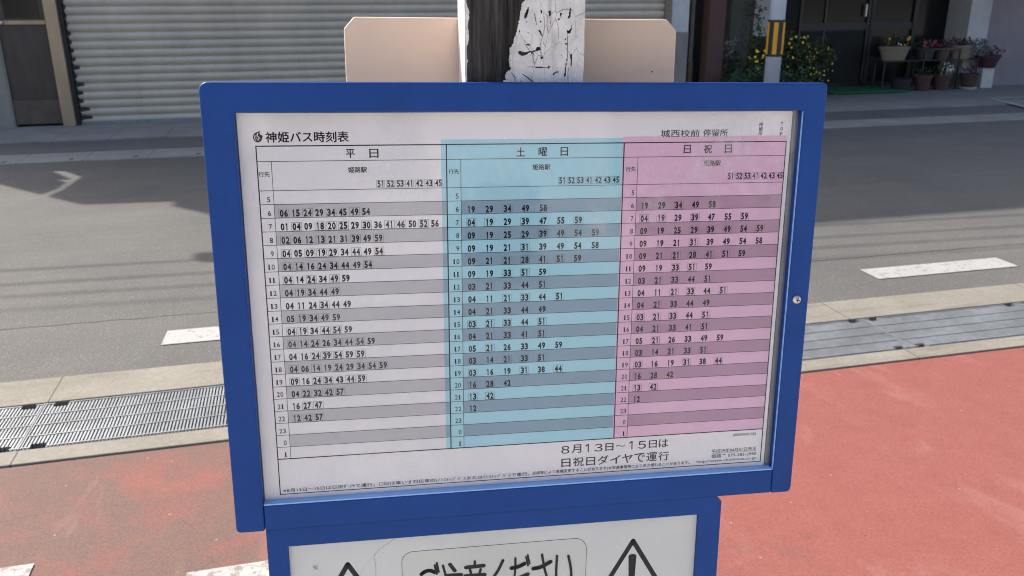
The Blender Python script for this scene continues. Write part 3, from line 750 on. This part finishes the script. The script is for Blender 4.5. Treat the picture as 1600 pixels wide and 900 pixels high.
# post: base on the pavement under the board
PU, PD0, PD1 = 238.0, 15.5, 72.5
base = MS @ Vector((PU / 1000, PD0 / 1000, -1.445)); 
t = -(base.z - .004) / SZV.z; base = base + SZV * t
pv = -((base - SO).dot(SZV)) * 1000            # v of the base
pm_ = MS.copy(); pm_.translation = base
post = empty('sign_post', (0, 0, 0), 'old wooden post with peeling white paint that carries the blue board', 'post', mtx=pm_)
pb = SB(PU, pv, PD0)
pb.bx(193.2, 283.6, -620, pv, PD0, PD1).build('core', M['wood'], post, bevel=.003, seg=3)
BND = [(237.6, -59.9), (235.1, -57.1), (234.7, -53.3), (233.7, -49.5), (233.0, -44.0), (231.5, -37.7), (229.7, -32.1), (228.4, -27.9), (226.0, -24.7), (226.4, -20.9), (225.5, -16.6), (225.7, -12.4), (227.2, -9.6), (224.6, -7.8), (222.4, -4.6), (223.1, -1.7), (220.9, -2.1), (221.3, 0.4), (223.1, 1.2)]
CHIPS = [[(240.2, -55.8), (240.5, -51.7), (238.8, -46.8), (237.0, -46.5), (237.0, -48.9), (238.8, -52.4)],[(249.8, -53.5), (251.3, -51.5), (250.2, -50.1), (249.3, -51.1)],[(255.7, -52.2), (257.6, -52.5), (257.5, -49.8), (256.6, -47.1), (255.8, -49.8)],[(257.0, -45.3), (257.7, -44.3), (257.0, -41.8)],[(264.3, -51.0), (265.9, -51.0), (265.5, -47.2), (264.5, -48.9)],[(262.9, -47.1), (264.7, -46.8), (264.0, -45.4), (262.8, -45.7)],[(272.1, -54.9), (273.2, -54.2), (272.7, -47.3), (270.0, -46.9), (271.4, -49.0)],[(249.2, -45.2), (250.4, -45.0), (249.9, -43.6), (249.2, -44.0)],[(273.8, -42.4), (273.9, -38.9), (272.4, -36.0), (270.2, -36.4), (269.8, -38.5), (271.6, -38.1), (273.1, -39.9)],[(233.0, -38.3), (234.2, -37.8), (234.0, -36.4), (232.8, -36.7)],[(238.5, -44.6), (239.7, -44.2), (239.1, -43.2)],[(239.6, -36.8), (241.3, -36.6), (240.8, -35.7)],[(247.8, -38.6), (249.6, -38.0), (251.5, -34.1), (250.8, -33.7), (248.9, -36.5)],[(268.6, -32.5), (269.5, -32.5), (269.4, -31.1), (268.6, -31.1)],[(268.8, -28.6), (270.7, -29.3), (270.7, -28.1), (269.1, -27.7)],[(238.2, -28.0), (240.8, -28.4), (242.3, -27.7), (241.9, -27.0), (239.0, -27.2)],[(232.0, -22.3), (233.8, -23.0), (237.9, -22.0), (242.0, -23.2), (242.5, -22.5), (239.0, -20.2), (236.1, -19.2), (233.4, -20.1)],[(242.7, -23.1), (245.7, -23.5), (247.2, -26.0), (249.4, -26.0), (250.2, -23.9), (247.2, -23.1), (243.8, -22.0), (245.7, -19.6), (245.0, -19.2), (243.6, -21.3), (242.2, -19.6), (242.7, -21.7)],[(249.7, -18.9), (252.1, -19.1), (251.2, -16.8), (249.9, -17.1)],[(266.2, -20.4), (267.0, -18.3), (266.4, -17.7)],[(240.6, -11.7), (255.9, -11.1), (255.9, -12.5), (257.3, -11.8), (256.7, -10.2), (240.8, -11.0)],[(270.7, -36.7), (271.1, -36.7), (271.0, -15.5), (270.2, -15.5)],[(271.3, -11.2), (271.8, -11.2), (271.9, 0.4), (271.3, 0.4)],[(269.6, -14.7), (270.4, -14.7), (269.7, -4.0), (268.5, -4.0)],[(244.5, -50.7), (245.1, -50.7), (247.0, -42.1), (246.5, -41.9), (245.5, -46.2)],[(251.6, -29.5), (254.2, -26.7), (253.5, -26.0)],[(227.2, -6.7), (227.9, -6.9), (230.6, -3.2), (230.7, 0.4), (230.1, 0.4), (230.0, -2.8)],[(234.3, -1.0), (235.6, -1.0), (235.0, 0.4)],[(263.5, -8.3), (264.3, -8.6), (263.9, -7.2), (260.5, -6.1), (260.2, -4.7), (259.4, -6.5)],[(273.1, -21.2), (274.6, -21.2), (274.4, -12.6), (273.5, -11.9)],[(235.0, -6.7), (238.0, -5.3), (244.8, -0.3), (244.0, 0.0), (237.3, -4.6)],[(283.3, -8.3), (285.1, -11.2), (285.0, 0.3), (283.3, -0.0)]]
def inside(p, poly):
    x, y = p; c = False; j = len(poly) - 1
    for i in range(len(poly)):
        if (poly[i][1] > y) != (poly[j][1] > y) and x < (poly[j][0] - poly[i][0]) * (y - poly[i][1]) / (poly[j][1] - poly[i][1]) + poly[i][0]: c = not c
        j = i
    return c
def bnd(v):
    if v <= BND[0][1]: return BND[0][0] + 4 * math.sin(v * .05) + 2.2 * math.sin(v * .23) - (v + 60) * -.02
    for (a, va), (b, vb) in zip(BND, BND[1:]):
        if va <= v <= vb: return a + (b - a) * (v - va) / max(vb - va, 1e-6)
    return BND[-1][0]
pl_ = SB(PU, pv, PD0); CELL = .5; V0 = -190; nu = int((284.2 - 218) / CELL); nv = int((3 - V0) / CELL); vid = {}
boxes = [(min(p[0] for p in c), max(p[0] for p in c), min(p[1] for p in c), max(p[1] for p in c), c) for c in CHIPS]
rag = [random.uniform(-.6, .6) for _ in range(nv + 1)]
extra = [(random.uniform(242, 282), random.uniform(-190, -64), random.uniform(.5, 1.3), random.uniform(.8, 3.2)) for _ in range(34)]
def gv(i, j):
    if (i, j) not in vid:
        uu, vv = 218 + i * CELL, V0 + j * CELL
        h = .75 + .45 * math.sin(uu * .31 + vv * .11) * math.sin(vv * .19 - uu * .05) + random.uniform(-.09, .09)
        vid[i, j] = pl_.bm.verts.new(pl_.P(uu + random.uniform(-.12, .12), vv + random.uniform(-.12, .12), PD0 - h))
    return vid[i, j]
for j in range(nv):
    v = V0 + (j + .5) * CELL; b0 = bnd(v) + rag[j] * .7; r1 = 284.0 + rag[(j // 3) % nv] * .5
    for i in range(nu):
        u_ = 218 + (i + .5) * CELL
        if u_ < b0 or u_ > r1: continue
        if any(a <= u_ <= b and c <= v <= e and inside((u_, v), pg) for a, b, c, e, pg in boxes): continue
        if any(abs(u_ - a) < c * .6 and abs(v - b) < e for a, b, c, e in extra): continue
        pl_.bm.faces.new((gv(i, j), gv(i, j + 1), gv(i + 1, j + 1), gv(i + 1, j)))
bmesh.ops.recalc_face_normals(pl_.bm, faces=pl_.bm.faces)
po = pl_.build('paint_layer', M['peel'], post, fix=False)
sm = po.modifiers.new('thickness', 'SOLIDIFY'); sm.thickness = -.0007; sm.offset = -1
wk = SB(PU, pv, PD0); wc = .6; wn_u = int((242 - 193.4) / wc); wn_v = int(193 / 1.6); wv = {}
rng = random.Random(3); ridges = [(rng.uniform(.25, 1.5), rng.uniform(0, 6.3), rng.uniform(.008, .03), rng.uniform(.3, 1.0)) for _ in range(9)]
for j in range(wn_v + 1):
    for i in range(wn_u + 1):
        uu, vv = 193.4 + i * wc, -190 + j * 1.6
        h = sum(a * math.sin(f * uu + p + 2.2 * math.sin(q * vv + p)) for f, p, q, a in ridges) / 3.2
        h = .75 + .75 * max(-1, min(1, h)) + rng.uniform(-.12, .12)
        if uu > bnd(vv) - 1.5: h = .12
        wv[i, j] = wk.bm.verts.new(wk.P(uu, vv, PD0 - max(.08, h)))
for j in range(wn_v):
    for i in range(wn_u):
        if 193.4 + i * wc < bnd(-190 + j * 1.6) + 2.5: wk.bm.faces.new((wv[i, j], wv[i, j + 1], wv[i + 1, j + 1], wv[i + 1, j]))
for v_ in [v_ for v_ in wk.bm.verts if not v_.link_faces]: wk.bm.verts.remove(v_)
wk.build('bare_wood', M['wood'], post)
eg = SB(PU, pv, PD0); ee = []
v = -190.0
while v < 3:
    wv_ = 1.1 + 1.0 * math.sin(v * .11) + .8 * math.sin(v * .37 + 1) + random.uniform(-.3, .3)
    ee.append((max(.15, wv_), v)); v += .8
r0 = [eg.bm.verts.new(eg.P(192.7, v, PD0 - .5)) for w, v in ee]; r1 = [eg.bm.verts.new(eg.P(193.1 + w, v, PD0 - .6)) for w, v in ee]
for i in range(len(ee) - 1): eg.bm.faces.new((r0[i], r0[i + 1], r1[i + 1], r1[i]))
q_ = eg.build('edge_paint', M['peel'], post); sm = q_.modifiers.new('thickness', 'SOLIDIFY'); sm.thickness = .0006; sm.offset = 0
sp_ = SB(PU, pv, PD0)                           # paint left on the sunny left side
vv = -620.0
ed = []
while vv < 330: ed.append((PD0 + 1.2 + 1.6 * random.random() * math.sin(vv * .09) ** 2, vv)); vv += 4
ring0 = [sp_.bm.verts.new(sp_.P(192.5, v, d)) for d, v in ed]; ring1 = [sp_.bm.verts.new(sp_.P(192.5, v, PD1)) for d, v in ed]
for i in range(len(ed) - 1): sp_.bm.faces.new((ring0[i], ring1[i], ring1[i + 1], ring0[i + 1]))
so_ = sp_.build('side_paint', M['peel'], post); sm = so_.modifiers.new('thickness', 'SOLIDIFY'); sm.thickness = .0006; sm.offset = 0

# beige sign seen from behind, fixed to the back of the post
bs = empty('metal_sign', (0, 0, 0), 'beige metal sign with clipped corners fixed behind the wooden post', 'sign', mtx=smat(240, 40, 73))
pts = [(101, -40.6), (109.2, -49.8), (369, -50.9), (377.8, -42), (378.2, 330), (369, 339), (109, 339), (101, 330)]
SB(240, 40, 73).poly(pts, 73, 88).build('panel', M['beige'], bs, bevel=.0012)
hl = SB(240, 40, 73); 
hl.lathe([(.0007, 0), (.0007, .0003)], 10, hl.P(357.5, -8.3, 72.4), 'Y').build('screw_hole', M['black'], bs)

# upper blue frame
fr = empty('timetable_board', (0, 0, 0), 'large blue framed timetable board on the wooden post', 'notice board', mtx=smat(240, 357, 0))
def F(): return SB(240, 357, 0)
outer = rrect(0, 480, 0, 357, (6.5, 4.5, 4.5, 4), 6)
tl, tr, br, bl = outer[0:7], outer[7:14], outer[14:21], outer[21:28]
u_shape = tl + tr + br + [(461.2, 357), (461.2, 21.6), (22.6, 21.6), (22.6, 357)] + bl
F().poly(u_shape, 0, 14).build('frame', M['blue'], fr, bevel=.0018, seg=4)
F().bx(22.95, 460.85, 334.2, 356.4, .4, 14).build('bottom_rail', M['blue'], fr, bevel=.0011, seg=3)
F().bx(22.7, 461.1, 21.7, 334.1, 12.2, 13.8).build('back_plate', M['backplate'], fr)
F().bx(456.8, 461.1, 21.8, 334.0, 8.6, 12.1).build('side_channel', plain('channel_grey', (.2, .205, .235), .4, .1, 14, .3), fr)
edge = plain('edge_sheen', (.26, .45, .76), .35, .05, 20)  # light blue painted in for the sheen along the inner frame edges
F().bx(23.0, 460.8, 333.1, 334.25, .9, 8.9).build('rail_sheen', edge, fr)
F().bx(460.75, 461.25, 22, 333.0, .9, 2.4).build('side_sheen', edge, fr)
sc_ = F(); c = sc_.P(468.9, 177.7, 0)
sc_.lathe([(.0036, .0002), (.0039, -.0003), (.0036, -.0013), (.0026, -.0021), (.0012, -.0024)], 24, (c[0], c[1], c[2]), 'Y')
for v in sc_.bm.verts: pass
scr = sc_.build('screw', M['screw'], fr, smooth=True)
sl = F(); a = R(12)
for ang in (a, a + math.pi / 2):
    dx, dy = math.cos(ang) * 1.9, math.sin(ang) * 1.9; ox, oy = -math.sin(ang) * .45, math.cos(ang) * .45
    sl.poly([(468.9 + dx + ox, 177.7 + dy + oy), (468.9 - dx + ox, 177.7 - dy + oy), (468.9 - dx - ox, 177.7 - dy - oy), (468.9 + dx - ox, 177.7 + dy - oy)], -2.55 - .02 * (ang > 1), -1.2)
sl.build('cross_slot', M['black'], scr)
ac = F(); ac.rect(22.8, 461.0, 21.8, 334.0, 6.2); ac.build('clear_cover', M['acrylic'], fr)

# the printed sheet
DS = 9.0
ts = empty('timetable_sheet', (0, 0, 0), 'white printed bus timetable with grey, blue and pink columns behind the clear cover', 'timetable', mtx=smat(240, 334, DS))
def T(): return SB(240, 334, DS)
T().bx(23.4, 456.2, 22.4, 333.6, DS, DS + .3).build('paper', M['paper'], ts)
TU = (35.6, 176.3, 316.7, 452.7); TV0, TVH, TVR, RP = 46.4, 57.7, 79.5, 10.402; TVB = TVR + 21 * RP; TVN = 329.2
HR = (45.9, 187.2, 328.4)
d1, d2, d3, d4 = DS - .05, DS - .10, DS - .16, DS - .20
lab = T().rect(172.2, 315.6, 42.6, TVB, d1).build('saturday_column', M['col_b'], ts); lab['label'] = 'pale blue saturday column'
lab = T().rect(315.6, TU[3], 41.6, TVB, d1).build('holiday_column', M['col_p'], ts); lab['label'] = 'pink holiday column'
hours = [5 + k for k in range(19)] + [0, 1]
for ci, (c0, c1, mt_) in enumerate(((HR[0], 172.2, 'band_w'), (HR[1], 315.6, 'band_b'), (HR[2], TU[3], 'band_p'))):
    sb = T()
    for k in range(21):
        if hours[k] % 2 == 0: sb.rect(c0, c1, TVR + k * RP, TVR + (k + 1) * RP, d2)
    sb.build('shaded_rows', M[mt_], ts)
    if ci == 0:
        sb = T()
        for k in range(21):
            if hours[k] % 2 == 0: sb.rect(172.2, TU[1], TVR + k * RP, TVR + (k + 1) * RP, d2)
        sb.build('shaded_rows', M['band_b'], ts)
rl = T()
rl.rect(TU[0] - .4, TU[3] + .4, TV0 - .4, TV0 + .4, d3); rl.rect(TU[0] - .4, TU[3] + .4, TVB - .4, TVB + .4, d3); rl.rect(TU[0] - .4, TU[3] + .4, TVN - .35, TVN + .35, d3)
for u in (TU[0], TU[3]): rl.rect(u - .4, u + .4, TV0 + .4, TVB - .4, d3); rl.rect(u - .4, u + .4, TVB + .4, TVN - .35, d3)
for u in TU[1:3]: rl.rect(u - .45, u + .45, TV0 + .4, TVB - .4, d3)
rl.build('thick_rules', M['ink'], ts)
rl = T()
rl.rect(TU[0] + .4, TU[3] - .4, TVH - .2, TVH + .2, d3 + .02)
for k in range(21): rl.rect(TU[0] + .4, TU[3] - .4, TVR + k * RP - .19, TVR + k * RP + .19, d3 + .02)
for u in HR: rl.rect(u - .19, u + .19, TVH, TVB, d3 + .01)
rl.build('thin_rules', M['ink'], ts)

D = {6: 'b06 15 b24 29 b34 45 b49 54', 7: '01 b04 09 b18 b20 b25 29 b30 36 b41 b46 50 b52 56', 8: 'b02 06 12 b13 21 31 b39 49 b59', 9: 'b04 05 b09 b19 b29 34 b44 49 b54',
     10: 'b04 b14 16 b24 b34 44 49 b54', 11: 'b04 14 b24 34 b49 59', 12: '04 b19 b34 44 b49', 13: '04 11 24 b34 44 49', 14: '05 b19 b34 b49 59', 15: 'b04 b19 34 b44 b54 59',
     16: 'b04 b14 b24 26 b34 b44 b54 59', 17: '04 16 b24 b39 b54 59 b59', 18: 'b04 06 b14 19 b24 29 b34 b54 b59', 19: 'b09 16 b24 b34 43 b44 b59', 20: '04 b22 b32 b42 b57', 21: '16 b27 b47', 22: 'b12 b42 b57'}
H = {6: '19 29 b34 49 58', 7: 'b04 b19 29 b39 47 55 b59', 8: '09 19 25 b29 b39 b49 54 b59', 9: '09 19 21 b31 39 49 54 58', 10: '09 21 b21 b28 b41 b51 59', 11: '09 19 b33 b51 59',
     12: '03 b21 b33 44 b51', 13: '04 11 b21 b33 44 b51', 14: '04 b21 33 44 49', 15: 'b03 b21 b33 44 b51', 16: '04 b21 b33 41 b51', 17: '05 b21 26 33 49 59', 18: 'b03 14 b21 b33 b51',
     19: 'b03 16 19 b31 38 b44', 20: 'b16 b28 42', 21: 'b13 b42', 22: '12'}
ADV = {'1': (.24, .46)}                        # the narrow digit sits right of centre in its cell
def pair(sb, t, u, v, cw, h, d, bold):
    for i, c in enumerate(t):
        if c == '1': one(sb, u + i * cw + cw * .2, v, cw * .42, h, d, cw * .24)
        else: text(sb, c, u + i * cw + cw * .05, v, cw * .88, h, d, bold)
BX = T()
for data, us, pitch in ((D, 49.5, 8.76), (H, 191.8, 14.35), (H, 332.4, 14.3)):
    sb = T()
    for k, hh in enumerate(hours):
        if hh not in data: continue
        vb = TVR + (k + 1) * RP - .85
        for q, t_ in enumerate(data[hh].split()):
            u = us + q * pitch
            pair(sb, t_[-2:], u, vb, 3.15, 5.5, d3, .042)
            if t_[0] == 'b': BX.frame_line(u - .75, u + 7.0, vb - 6.1, vb + .55, .24, d3 + .03)
    sb.build('minute_digits', M['ink'], ts)
for us, u1, vb in ((122.9, 172.4, 78.3), (264.4, 313.4, 78.0), (404.2, 452.0, 76.6)):
    sb = T(); p = (u1 - us - 5.6) / 6
    for q, t_ in enumerate('51 52 53 41 42 43 45'.split()):
        pair(sb, t_, us + .3 + q * p, vb - .25, 2.75, 4.9, d3, .026)
        BX.frame_line(us - .35 + q * p, us + 6.0 + q * p, vb - 5.4, vb + .3, .2, d3 + .03)
    sb.build('route_numbers', M['ink'], ts)
BX.build('number_boxes', M['ink_grey'], ts)
sb = T()
for c, rgt in enumerate((43.6, 185.5, 326.8)):
    for k, hh in enumerate(hours):
        vb = TVR + (k + 1) * RP - 1.75; s_ = str(hh); w = 2.75; u = rgt - w * len(s_)
        for i, ch_ in enumerate(s_):
            if ch_ == '1':
                text(sb, ch_, u + i * w + w * .2, vb, w * .4, 4.1, d3, .006); sb.rect(u + i * w + w * .14, u + i * w + w * .86, vb - .3, vb, d3 - .01)
            else: text(sb, ch_, u + i * w + w * .06, vb, w * .84, 4.1, d3, .006)
sb.build('hour_digits', M['ink'], ts)
sb = T()
text(sb, '神姫バス時刻表', 43.0, 43.8, 60.2, 7.8, d3, .045)
sb.build('title', M['ink'], ts)
sb = T(); cu, cv = 37.3, 39.9
sb.flat([(cu + 3.3 * math.cos(R(a)), cv + 3.7 * math.sin(R(a))) for a in range(-30, 262, 8)] + [(cu + .9, cv - 4.3), (cu + 2.0, cv - 4.4), (cu + 1.5, cv - 3.0), (cu + 2.4, cv - 1.7)], d3)
sb.flat([(cu + 2.2, cv - .9), (cu + 3.9, cv - 1.4), (cu + 3.0, cv + 1.2)], d3 - .01)
lg = sb.build('emblem', M['ink'], ts)
sb = T()
sb.stroke([(cu - 1.9, cv - 1.4), (cu - 2.3, cv + .4), (cu - 1.4, cv + 2.2)], .35, d4); sb.stroke([(cu + .5, cv - 3.2), (cu - .3, cv - 1.2), (cu + 1.2, cv + .3), (cu + .2, cv + 2.2)], .5, d4); sb.stroke([(cu - .9, cv - 2.0), (cu - 1.2, cv), (cu - .2, cv + 1.6)], .3, d4)
sb.build('emblem_swirl', M['paper'], lg)
sb = T(); text(sb, '城西校前', 346.4, 42.2, 32.0, 5.7, d3, .02); text(sb, '停留所', 381.4, 42.0, 20.9, 5.7, d3, .02)
sb.build('stop_name', M['ink'], ts)
sb = T()
for ch_, cu in (('平', 104.0), ('日', 121.5)): text(sb, ch_, cu - 3.3, 55.8, 6.6, 6.6, d3, .034)
for ch_, cu in (('土', 234.0), ('曜', 251.4), ('日', 268.5)): text(sb, ch_, cu - 3.3 + .4 * (ch_ == '日'), 56.0, 6.6 - .8 * (ch_ == '日'), 6.7, d3, .034)
for ch_, cu in (('日', 369.0), ('祝', 386.2), ('日', 403.5)): text(sb, ch_, cu - 3.3 + .4 * (ch_ == '日'), 55.2, 6.6 - .8 * (ch_ == '日'), 6.6, d3, .034)
for u in (36.2, 177.8, 318.8): text(sb, '行先', u, 69.0, 7.9, 3.8, d3, .03)
for u, v in ((101.9, 66.9), (243.5, 66.7), (383.7, 65.4)): text(sb, '姫路駅', u, v, 13.9, 4.4, d3, .036)
sb.build('column_headings', M['ink'], ts)
sb = T()
for i, ch_ in enumerate('停留所'): text(sb, ch_, 428.2, 34.4 + i * 3.5, 3.4, 3.1, d3, .02)
for i, ch_ in enumerate('TOP'): text(sb, ch_, 446.6, 33.7 + i * 4.1, 2.2, 2.8, d3, .02)
sb.build('code_captions', M['ink'], ts)
sb = T()
for line, u0, u1, v, h in (('8月13日～15日は', 269.3, 366.5, 309.4, 7.7), ('日祝日ダイヤで運行', 269.4, 367.8, 321.9, 8.3)):
    p = (u1 - u0) / len(line)
    for i, ch_ in enumerate(line):
        w = p * (.3 if ch_ == '1' else .72 if ch_ in '835日' else .86); hh = h * (.25 if ch_ == '～' else .92 if ch_ in '835イ日' else 1)
        if ch_ == '1': one(sb, u0 + i * p + p * .3, v, p * .32, hh, d3, .95); continue
        if ch_ in '835': ch_ = chr(ord(ch_) + 0xFEE0)
        text(sb, ch_, u0 + i * p + (p - w) / 2, v - (h * .4 if ch_ == '～' else 0), w, hh, d3, .022 if ord(ch_) > 255 else (0 if ch_ == '1' else .006))
sb.build('summer_notice', M['ink'], ts)
sb = T()
text(sb, '※8月13日～15日は日祝ﾀﾞｲﾔで運行。□印は車いす対応車両(ﾉﾝｽﾃｯﾌﾟﾊﾞｽまたはﾜﾝｽﾃｯﾌﾟﾊﾞｽで運行。', 38.0, 328.0, 205, 3.7, d3, .022)
text(sb, '点検等により車種変更することがあります)☆交通事情等により多少遅れることがあります。', 245.5, 327.6, 141, 3.6, d3, .022)
text(sb, '(0000032-02)', 425.0, 304.0, 21.6, 3.1, d3, .004); text(sb, '平成29年04月01日改正', 406.4, 318.3, 41.8, 3.7, d3, .012); sb.rect(406.4, 448.2, 318.6, 318.8, d3)
text(sb, '姫路 ℡ 079-285-2990', 406.4, 323.0, 41.9, 3.6, d3, .012); text(sb, 'http://www.shinkibus.co.jp', 393.0, 327.4, 55.4, 3.1, d3, .004)
sb.build('fine_print', M['ink'], ts)

# lower blue frame with the caution notice
lf = empty('notice_board', (0, 0, 0), 'smaller blue framed board directly below the timetable board', 'notice board', mtx=smat(220, 640, 3.5))
def G(): return SB(220, 640, 3.5)
out = [(22.8, 357.8), (409, 357.8), (416.4, 363), (416.4, 640), (22.8, 640)]
g = G(); L0, L1 = 3.5, 17.5
inn = (39.3, 395.8, 374.2, 622)
g.poly([(22.8, 357.8), (409, 357.8), (416.4, 363), (416.4, 374.2), (22.8, 374.2)], L0, L1)
g.bx(22.8, inn[0], 374.2, 640, L0, L1); g.bx(inn[1], 416.4, 374.2, 640, L0, L1); g.bx(inn[0], inn[1], 622, 640, L0, L1)
bmesh.ops.remove_doubles(g.bm, verts=g.bm.verts, dist=1e-6)
g.build('frame', M['blue'], lf)
G().bx(inn[0] + .1, inn[1] - .1, inn[2] + .1, inn[3] - .1, 14, 16).build('back_plate', M['backplate'], lf)
N0 = 7.0
ns = empty('caution_notice', (0, 0, 0), 'weathered white caution notice with black brush lettering and warning triangles', 'notice', mtx=smat(220, 621, N0))
def Q(): return SB(220, 621, N0)
Q().bx(inn[0] + .2, inn[1] - .2, inn[2] + .2, inn[3] - .2, N0, N0 + 2).build('sheet', M['notice'], ns)
bxp = rrect(132.4, 294.6, 390.2, 480, (10, 11, 10, 10), 8)
Q().flat(bxp, N0 - .05).build('text_box', M['notice_box'], ns)
sb = Q()
for p, q in zip(bxp, bxp[1:] + bxp[:1]): sb.stroke([p, q], .42, N0 - .09)
sb.build('box_outline', M['ink'], ns)
GLYPHS = {'go': [([(148.9, 412.7), (152.0, 410.5), (156.4, 409.9), (160.2, 411.9)], 3.2), ([(160.4, 405.0), (162.0, 413.6)], 1.8), ([(162.2, 403.0), (163.7, 411.9)], 1.8), ([(150.5, 425.3), (152.7, 430.0), (160.4, 430.7)], 3.2)], 'chu': [([(167.5, 406.0), (169.7, 415.9)], 1.9), ([(173.6, 405.5), (177.7, 412.0)], 3.0), ([(171.3, 416.2), (183.2, 416.5)], 3.2), ([(177.4, 417.3), (177.0, 442.0)], 2.5), ([(171.6, 428.1), (182.8, 428.6)], 3.0), ([(168.1, 441.4), (184.9, 442.1)], 3.0), ([(169.7, 441.2), (166.6, 429.5)], 2.0)], 'i': [([(195.2, 404.5), (195.1, 407.7)], 1.9), ([(187.5, 409.8), (202.9, 409.4)], 3.2), ([(191.0, 412.3), (191.7, 416.1)], 2.0), ([(200.3, 412.6), (199.2, 416.9)], 2.0), ([(186.9, 418.1), (203.7, 418.4)], 3.2), ([(189.1, 422.8), (189.0, 431.7), (201.4, 432.3), (201.4, 423.4), (189.1, 422.8)], 2.2), ([(189.0, 427.3), (201.4, 427.9)], 2.2), ([(187.8, 435.4), (186.1, 441.6)], 2.2), ([(191.8, 435.2), (192.8, 442.3), (200.8, 442.5)], 2.2)], 'ku': [([(219.9, 405.9), (215.6, 415.3), (208.8, 427.3), (213.9, 434.2), (219.6, 445.1)], 2.3)], 'da': [([(230.9, 404.7), (230.7, 416.7), (228.2, 442.1)], 1.7), ([(227.5, 414.2), (233.8, 413.2), (238.9, 410.8)], 3.3), ([(240.3, 404.3), (242.1, 413.0)], 1.5), ([(241.8, 402.5), (243.6, 411.3)], 1.5), ([(235.0, 424.3), (241.9, 421.6)], 3.2), ([(233.9, 439.4), (242.0, 442.2)], 2.5)], 'sa': [([(254.6, 403.3), (256.8, 416.7), (259.5, 427.2), (260.4, 433.7)], 1.9), ([(247.0, 416.5), (253.9, 415.4), (262.2, 411.1)], 3.3), ([(251.2, 435.3), (250.7, 441.8), (260.0, 444.6)], 2.5)], 'ii': [([(268.0, 405.8), (267.6, 426.7), (269.8, 437.2)], 1.9), ([(278.3, 406.7), (280.7, 418.9), (281.4, 428.0)], 2.0)]}
sb = Q(); i = 0
for name, sts in GLYPHS.items():
    for pts, w in sts:
        if len(pts) > 2:                         # smooth brush curves
            q = []
            for a in range(len(pts) - 1):
                p0, p1, p2, p3 = pts[max(0, a - 1)], pts[a], pts[a + 1], pts[min(len(pts) - 1, a + 2)]
                closed = name == 'i'
                for t_ in ([0] if closed else (0, .25, .5, .75)):
                    q.append(tuple(.5 * (2 * p1[k] + (p2[k] - p0[k]) * t_ + (2 * p0[k] - 5 * p1[k] + 4 * p2[k] - p3[k]) * t_ ** 2 + (3 * p1[k] - p0[k] - 3 * p2[k] + p3[k]) * t_ ** 3) for k in (0, 1)))
            pts = q + [pts[-1]]
        sb.stroke(pts, w * 1.15, N0 - .1 - .012 * i); i += 1
sb.build('brush_lettering', M['paint_ink'], ns)
for ap in (87.0, 337.2):
    sb = Q(); w = 4.3; top = 397.3; hgt = 86
    tp = [(ap, top), (ap + hgt * .577, top + hgt), (ap - hgt * .577, top + hgt), (ap, top)]
    sb.stroke(tp, w, N0 - .1); 
    sb.flat([(ap + 3.7 * math.cos(R(a)), 412.6 + 2.2 * math.sin(R(a))) for a in range(180, 361, 20)] + [(ap + 2.3, 448), (ap - 2.3, 448)], N0 - .1)
    sb.stroke([(ap, 461), (ap, 461.5)], 7.5, N0 - .1)
    sb.build('warning_triangle', M['paint_ink'], ns)
sb = Q(); sb.stroke([(129, 374.6), (121, 381), (113.5, 385.5), (109, 391.5), (110.4, 400), (110, 418)], .55, N0 - .07); sb.build('crease', M['stain'], ns)
sb = Q(); sb.stroke([(109, 391.5), (101, 400), (97, 408)], .4, N0 - .06); sb.build('faint_crease', M['stain_pale'], ns)
sb = Q()
for _ in range(26):
    a = random.uniform(0, 6.28); r_ = abs(random.gauss(0, 1)); sb.stroke([(59.4 + r_ * 1.3 * math.cos(a) + 1.2 * (_ % 2), 396.9 + r_ * .9 * math.sin(a) + 1.2 * (_ % 2)), (59.6 + r_ * 1.3 * math.cos(a) + 1.2 * (_ % 2), 397.1 + r_ * .9 * math.sin(a) + 1.2 * (_ % 2))], random.uniform(.4, 1.1), N0 - .05 - .002 * _)
sb.build('smudge', M['stain'], ns)
